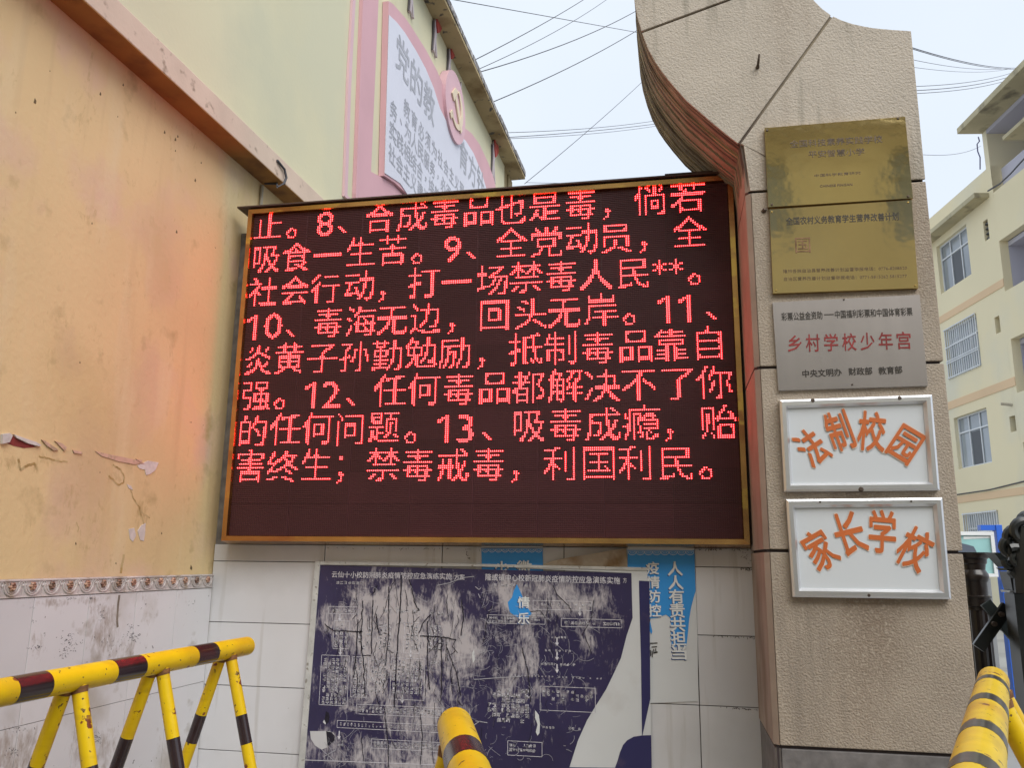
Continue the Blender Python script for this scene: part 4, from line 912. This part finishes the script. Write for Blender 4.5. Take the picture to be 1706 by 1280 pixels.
mp = gz(1655, 1136, -.345); dp = Vector((ray(1688, 932).x, ray(1688, 932).y, 0)).normalized() * -1
def al2(y):
    x = 1654 - (y - 1130) * .168; r_ = ray(x, y); P = CAM + r_ * (-.345 / r_.z); return (P - mp).dot(dp)
bb = [(al2(1151), al2(1157.5)), (al2(1186), al2(1197)), (al2(1237), al2(1251)), (al2(1300), al2(1320))]
bb += [(bb[-1][1] + .19 * (i + 1), bb[-1][1] + .19 * (i + 1) + .04) for i in range(4)]
barrier('yellow pipe barrier with thin black rings, end-on at the lower right corner', mp, mp + dp * 2.0, .043, bb, [.06, .26, 1.7], [], .46, .029, PBK2, 'yellow and black pipe barriers')

# ------------------------------------------------------------------ iron gate posts and lattice behind the pillar
def at(x, y, Y): F = FY(Y); return F.p(*F.q(x, y))
Yg = 4.6; c = at(1629, 1010, Yg); zt = at(1629, 921, Yg).z
t = thing('iron_gate_post', 'black fluted iron gate post rising just behind the pillar edge', 'gate post', (c.x, Yg, 0))
px_ = lambda y: at(1629, y, Yg).z
prof = [(.075, 0), (.075, .12), (.058, .16)] + [(.0515, .2), (.0515, px_(1016))]
mb = MB(); mb.lathe((c.x, Yg, 0), prof, 24, .09); part('fluted_shaft', mb, IRB, t)
mb = MB(); z0 = px_(1016); h = lambda y: px_(y)
mb.lathe((c.x, Yg, 0), [(.052, h(1017)), (.052, h(1012)), (.062, h(1010)), (.062, h(997)), (.066, h(996)), (.066, h(993.5)), (.052, h(992)), (.052, h(971)), (.058, h(968)), (.064, h(962)), (.062, h(957)), (.053, h(952)), (.050, h(950)), (.054, h(941)), (.060, h(939)), (.062, h(932)), (.072, h(930)), (.078, h(925)), (.078, h(921))], 28); part('capital', mb, IRB, t, smooth=True)
Yh = 4.25; c2 = at(1716, 1000, Yh); hy = lambda y: at(1716, y, Yh).z; rx = lambda x, y: abs(at(x, y, Yh).x - c2.x)
t = thing('scrolled_gate_head', 'dark iron gate post with curled leaf ornament at the right edge of the picture', 'gate post', (c2.x, Yh, 0))
mb = MB(); w1 = .118
def pyr(z0, z1, r0, r1):
    y0_, y1_ = min(r0, .05), min(r1, .06)
    k = len(mb.v); mb.add([(c2.x + sx * r0, Yh + sy * y0_, z0) for sx, sy in ((-1, -1), (1, -1), (1, 1), (-1, 1))] + [(c2.x + sx * r1, Yh + sy * y1_, z1) for sx, sy in ((-1, -1), (1, -1), (1, 1), (-1, 1))], [(0, 1, 2, 3), (4, 5, 6, 7), (0, 1, 5, 4), (1, 2, 6, 5), (2, 3, 7, 6), (3, 0, 4, 7)])
pyr(hy(952), hy(947), .098, .108); pyr(hy(946), hy(922), .104, .150); part('flared_capital', mb, GBR, t)
mb = MB(); pyr(0, hy(990), .085, .085); pyr(hy(990) + .001, hy(953), .085, .095); part('square_shaft', mb, IRON, t)
mb = MB(); pyr(hy(988), hy(984.5), .1, .1); part('collar', mb, mat('worn_metal_collar', (.35, .36, .36), .35, metal=.6), t)
mb = MB(); rr = random.Random(2)
def scroll(cx, cz, r0, a0, turns, th, yy):
    pts = []; rs = []
    for i in range(22):
        s = i / 21; a = R(a0) + turns * 2 * math.pi * s; r_ = r0 * (1 - .82 * s); pts.append(Vector((cx + r_ * math.cos(a), yy, cz + r_ * math.sin(a)))); rs.append(th * (1 - .45 * s))
    mb.tube(pts, rs, 8)
yy = Yh - .16
for (x, y, r0, a0, tn, th) in [(1687, 914, .045, 90, 1.2, .018), (1696, 900, .055, 60, 1.1, .022), (1705, 888, .06, 40, 1.2, .022), (1692, 930, .05, 120, -1.1, .022), (1704, 925, .055, 100, 1.1, .024), (1704, 945, .05, 200, 1.2, .022), (1716, 875, .05, 70, 1.2, .02), (1720, 910, .06, 0, 1.2, .03), (1685, 938, .03, 160, 1.1, .014)]:
    P = at(x, y, yy); scroll(P.x, P.z, r0, a0, tn, th, yy + rr.uniform(-.015, .015))
mb.tube([at(1712, 990, yy), at(1710, 930, yy), at(1708, 880, yy)], [.05, .06, .035], 10)
part('curled_leaf', mb, IRON, t, smooth=True)
# lattice bars
t = thing('folding_lattice', 'crossed dark lattice bars of the folding gate', 'gate lattice', at(1675, 1060, 4.4) * 1)
t.location.z = 0
def bar(p0, p1, Y, w_, th, m_):
    F = FY(Y); a = Vector(F.q(*p0)); b = Vector(F.q(*p1)); d = (b - a).normalized(); n = Vector((-d.y, d.x)) * w_ / 2; mb = MB(); mb.prism(F, [tuple(a - n), tuple(b - n), tuple(b + n), tuple(a + n)], 0, th); part('lattice_bar', mb, m_, t, bevel=.002)
bar((1640, 1004), (1725, 1105), 4.45, .052, .022, GBR); bar((1628, 1080), (1677, 1010), 4.41, .055, .024, IRON); bar((1660, 1045), (1700, 1010), 4.50, .05, .02, IRON); bar((1690, 1190), (1730, 1120), 4.41, .055, .024, IRON)
bar((1684, 1022), (1725, 1060), 4.36, .05, .02, IRON)
mb = MB(); 
for p in ((1655, 1040), (1667, 1024)): P = FY(4.385); mb.cut().tube([P.p(*P.q(*p), 0), P.p(*P.q(*p), .02)], .012, 10)
part('pivot_bolt', mb, SCR, t)

# ------------------------------------------------------------------ blue-posted notice stand in the yard
Yn = 9.0
t = thing('notice_stand', 'blue steel notice stand with white framed teal panel in the school yard', 'notice stand', (at(1660, 1000, Yn).x, Yn, 0))
Fn = FY(Yn)
a0, b0 = Fn.q(1657, 875); a1 = Fn.q(1665.5, 878)[0]
mb = MB(); mb.boxf(Fn, a0, a1 + .012, G, b0, -.08, .03); part('post', mb, BLP, t, bevel=.004)
mb = MB(); bz = Fn.q(1637, 884)[1]; mb.boxf(Fn, a0 - .135, a0 - .001, bz, b0 - .002, -.07, .02); part('top_arm', mb, BLP, t)
mb = MB(); x1 = Fn.q(1654.5, 888)[0]; zt_ = Fn.q(1650, 886.5)[1]; zb_ = Fn.q(1650, 961.5)[1]; fw = .03
mb.boxf(Fn, x1 - 1.1, x1, zt_ - .035, zt_, -.03, .02); part('panel_frame_rail', mb, WFR, t)
mb = MB(); mb.boxf(Fn, x1 - 1.1, x1, zb_, zb_ + .03, -.03, .02); part('panel_frame_rail', mb, WFR, t)
mb = MB(); mb.boxf(Fn, x1 - .032, x1, zb_ + .031, zt_ - .036, -.03, .02); part('panel_frame_rail', mb, WFR, t)
mb = MB(); mb.boxf(Fn, x1 - 1.1, x1 - .033, zb_ + .031, zt_ - .036, -.02, 0); part('teal_print', mb, TEAL, t)
mb = MB(); mb.sheet(Fn, [Fn.q(1605, 899), Fn.q(1649, 897), Fn.q(1649, 893), Fn.q(1605, 894)], .003); part('white_heading', mb, WTX, t)
mb = MB(); mb.sheet(Fn, [Fn.q(1590, 903), Fn.q(1612, 908), Fn.q(1622, 911), Fn.q(1627, 920), Fn.q(1590, 921)], .003); part('dark_roof_print', mb, SLT, t)
mb = MB(); mb.boxf(Fn, x1 - 1.1, x1 - .0, G, zb_ - .02, -.25, -.20); part('grey_skirt_panel', mb, GRY, t)

# ------------------------------------------------------------------ school building across the yard
t = thing('school_building', 'pale yellow school building with apricot bands beyond the pillar', 'building', FB.p(2, G, -3))
def wall_holes(mb, F, a0, a1, b0, b1, holes, c0, c1):
    xs_ = sorted(set([a0, a1] + [h_[0] for h_ in holes] + [h_[1] for h_ in holes])); ys_ = sorted(set([b0, b1] + [h_[2] for h_ in holes] + [h_[3] for h_ in holes]))
    for i in range(len(xs_) - 1):
        for j in range(len(ys_) - 1):
            mx_, my_ = (xs_[i] + xs_[i + 1]) / 2, (ys_[j] + ys_[j + 1]) / 2
            if not any(h_[0] < mx_ < h_[1] and h_[2] < my_ < h_[3] for h_ in holes): mb.boxf(F, xs_[i], xs_[i + 1], ys_[j], ys_[j + 1], c0, c1)
wins = []
FLR = [(8.5, 10.1, 0), (5.70, 7.28, 1), (2.86, 4.45, 0), (0.05, 1.50, 1)]
for k in range(5):
    for z0, z1, bars in FLR: wins.append((-1.42 + 3.6 * k, .50 + 3.6 * k, z0, z1, bars, k))
vents = [(-2.58, -2.33, 9.17, 9.77), (-2.6, -2.35, 6.38, 6.86), (-2.8, -2.52, 3.55, 3.98), (-2.8, -2.52, .75, 1.15)]
RA = -3.02
mb = MB(); wall_holes(mb, FB, RA, 18, G, 11.2, [w_[:4] for w_ in wins] + vents, -.24, 0); part('wall', mb, FBY, t)
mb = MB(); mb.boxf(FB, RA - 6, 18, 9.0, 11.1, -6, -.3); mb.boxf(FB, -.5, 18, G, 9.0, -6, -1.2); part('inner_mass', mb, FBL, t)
mb = MB()
for (b0, b1) in ((10.45 - 1.55, 10.36),): mb.cut().boxf(FB, RA - 7, RA - .001, b0, b1, -.24, -.0)
for b0, b1 in ((6.05, 7.42), (3.2, 4.55), (.3, 1.7)): mb.cut().boxf(FB, RA - 7, RA - .001, b0, b1, -.24, 0)
part('parapet', mb, FBY, t)
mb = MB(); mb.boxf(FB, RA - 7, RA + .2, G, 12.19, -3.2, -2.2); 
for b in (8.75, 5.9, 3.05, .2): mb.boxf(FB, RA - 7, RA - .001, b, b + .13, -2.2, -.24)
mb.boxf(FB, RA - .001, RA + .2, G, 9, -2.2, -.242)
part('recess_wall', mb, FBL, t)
for b0, b1 in ((7.60, 7.86), (4.78, 5.06), (1.86, 2.10)):
    mb = MB(); mb.boxf(FB, RA, 18, b0 - .02, b1 - .06, .001, .02); part('apricot_band', mb, FBO, t)
mb = MB(); P = [FB.p(a, b, c) for a, b, c in []]
mb.boxf(FB, -2.8, 18, 10.33, 10.47, .0, .42); part('window_canopy', mb, FBR, t, bevel=.01)
mb = MB(); mb.boxf(FB, RA - .0, RA + .22, 10.2, 12.315, -3.0, .002); part('stair_tower', mb, FBY, t)
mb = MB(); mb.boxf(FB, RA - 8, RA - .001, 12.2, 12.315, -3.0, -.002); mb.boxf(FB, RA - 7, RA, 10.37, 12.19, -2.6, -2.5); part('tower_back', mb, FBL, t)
mb = MB(); mb.boxf(FB, RA - 8, RA + .24, 12.32, 12.50, -3.2, .70); part('roof_slab', mb, FBR, t, bevel=.015)
mb = MB(); mb.boxf(FB, RA - 7, RA - 1.75, 11.05, 11.15, -.2, .6); part('small_canopy', mb, FBR, t)
for (a0, a1, b0, b1, bars, k) in wins:
    Fw = FB.off(-.14); wg = bpy.data.objects.new('window', None); link(wg, t); wg.location = Fw.p((a0 + a1) / 2, b0) - rootloc(t)
    mb = MB(); mb.boxf(Fw, a0, a1, b0, b1, -.03, -.01); part('pane', mb, GLS, wg)
    if not bars:
        mb = MB(); aa = a0 + (a1 - a0) * (.36 if k % 2 == 0 else .62); mb.boxf(Fw, aa, aa + (a1 - a0) * .28, b0 + .05, b0 + (b1 - b0) * .66, -.009, -.004); part('open_sash_gap', mb, GLD2, wg)
    mb = MB(); f = .05
    for (p0, p1, q0, q1) in [(a0, a1, b0, b0 + f), (a0, a1, b1 - f, b1), (a0, a0 + f, b0 + f, b1 - f), (a1 - f, a1, b0 + f, b1 - f), (a0 + f, a1 - f, b0 + (b1 - b0) * .68, b0 + (b1 - b0) * .68 + .045)]: mb.boxf(Fw, p0, p1, q0, q1, -.003, .03)
    for s in (.34, .67): mb.boxf(Fw, a0 + (a1 - a0) * s - .02, a0 + (a1 - a0) * s + .02, b0 + f, b1 - f, -.002, .022)
    part('frame', mb, WFR, wg)
    if bars:
        mb = MB(); n = 15
        for i in range(n + 1): x = a0 + .03 + (a1 - a0 - .06) * i / n; mb.boxf(FB, x - .012, x + .012, b0 - .03, b1 + .02, .02, .04)
        for s in (0, .30, .34, .62, 1): mb.boxf(FB, a0 - .01, a1 + .01, b0 + (b1 - b0 - .03) * s, b0 + (b1 - b0 - .03) * s + .03, .041, .06)
        part('security_bars', mb, WFR, wg)
for v in vents:
    mb = MB()
    if v[2] > 9:
        for i in range(4): mb.boxf(FB, v[0], v[1], v[2] + (v[3] - v[2]) * (i + .3) / 4, v[2] + (v[3] - v[2]) * (i + .55) / 4, -.2, -.05)
    mb.boxf(FB, v[0] + .001, v[1] - .001, v[2] + .001, v[3] - .001, -.239, -.21); part('vent', mb, GLD2, t)
mb = MB(); mb.tube([FB.p(*FB.q(1686, 675), 0), FB.p(*FB.q(1683, 673), .25)], .04, 8); part('pipe_stub', mb, PVC, t)
mb = MB(); mb.tube([FB.p(8, 2.14, .03), FB.p(.5, 2.10, .03), FB.p(-1.2, 2.09, .05), FB.p(-2.8, 2.17, .03), FB.p(-5, 2.3, .03)], .018, 6); part('wall_cable', mb, WIR, t)

# ------------------------------------------------------------------ cables overhead
def cable(p0, Y0, p1, Y1, sag, r, label, grp='cables strung across the sky'):
    a, b = at(*p0, Y0), at(*p1, Y1); n = 14; pts = [a.lerp(b, i / n) - Z * sag * 4 * (i / n) * (1 - i / n) for i in range(n + 1)]
    mb = MB(); mb.tube(pts, r * .58, 6); solo('overhead_cable', mb, WIR, label, 'cable', tuple(a), grp, smooth=True)
g2 = 'overhead cable crossing the pale sky between the cream building and the pillar'
cable((745, -3), 7.2, (1075, 56), 14, .0, .008, 'thin cable descending to the right at the very top of the sky')
cable((788, 101), 7.9, (1010, -26), 14, .05, .009, 'highest of three cables rising from the cream eave to the top edge')
cable((795, 116), 8.1, (1020, -8), 14, .08, .007, 'middle of three cables rising from the cream eave to the top edge')
cable((798, 120), 8.2, (1090, 0), 14, .12, .010, 'lowest of three cables rising from the cream eave, ending behind the pillar top')
cable((818, 171), 8.7, (1090, 32), 14, .08, .010, 'single cable rising from the eave beside the large bird cutout')
cable((838, 221), 9.3, (1110, 198), 15, .05, .007, 'upper of three nearly level cables above the screen')
cable((840, 229), 9.4, (1115, 203), 15, .03, .008, 'middle of three nearly level cables above the screen')
cable((842, 231), 9.4, (1115, 206), 15, .05, .006, 'lowest of three nearly level cables above the screen')
cable((874, 306), 10.5, (1095, 112), 16, .05, .008, 'long slanting cable rising to the right from the far end of the eave')
cable((876, 304), 10.5, (1140, 296), 16, .05, .006, 'faint level cable just above the top of the screen')
for i, (p0, p1, r) in enumerate([((1510, 76), (1692, 113), .014), ((1510, 78), (1692, 115), .012), ((1510, 97), (1684, 113), .008), ((1510, 110), (1684, 114), .007), ((1515, 144), (1700, 116), .010), ((1515, 151), (1700, 121), .012), ((1515, 156), (1700, 126), .010), ((1530, 257), (1634, 243), .008)]):
    cable(p0, 14, p1, 26.2, .12, r, ['topmost cable between the pillar and the school roof corner', 'second cable from the top between pillar and school roof', 'third cable from the top between pillar and school roof', 'level faint cable running to the school roof corner', 'first of three cables rising towards the school roof', 'middle of three cables rising towards the school roof', 'last of three cables rising towards the school roof', 'short faint cable under the school roof slab'][i])
mb = MB(); pts = [at(1646, 318, 23.5), at(1666, 306, 22.5), at(1684, 289, 21.5), at(1700, 271, 20.5), at(1725, 245, 19)]; mb.tube(pts, .022, 6)
solo('sagging_cable', mb, WIR, 'thick black cable sagging across the lilac recess of the school building', 'cable', tuple(pts[0]), smooth=True)
mb = MB(); pts = [FB.p(*FB.q(1631, 228), .02), FB.p(*FB.q(1633, 235), .02), FB.p(*FB.q(1629, 240), .02), FB.p(*FB.q(1630, 252), .02), FB.p(*FB.q(1634, 262), .02), FB.p(*FB.q(1634, 282), .02)]
mb.tube(pts, .018, 6); part('dangling_wire', mb, mat('bluish_wire', (.16, .16, .28), .6), bpy.data.objects['school_building'])

# ------------------------------------------------------------------ shop house behind the camera: seen in the brass and the gloss
t = thing('shop_house', 'cream shop house across the road, seen only as a reflection in the brass plaques', 'building', (0, -9, 0))
FS = Fr((0, -9, 0), (-1, 0, 0), Z, (0, 1, 0)); holes = [(x, x + 1.6, z, z + 1.7) for x in (-13, -9.5, -6, -2.5, 1, 4.5, 8, 11.5) for z in (4.4, 7.6)] + [(x, x + 2.8, .1, 3) for x in (-12.5, -8.5, -4.5, -.5, 3.5, 7.5)]
mb = MB(); wall_holes(mb, FS, -16, 14, 0, 9.8, holes, -.3, 0); part('wall', mb, FBY, t)
mb = MB(); mb.boxf(FS, -16, 14, 0, 9.8, -8, -.31); part('interior', mb, GLS, t)
mb = MB(); mb.boxf(FS, -16.3, 14.3, 9.81, 10.1, -8, .9); mb.boxf(FS, -16, 14, 3.4, 3.6, .0, 1.4); part('canopy', mb, FBR, t)
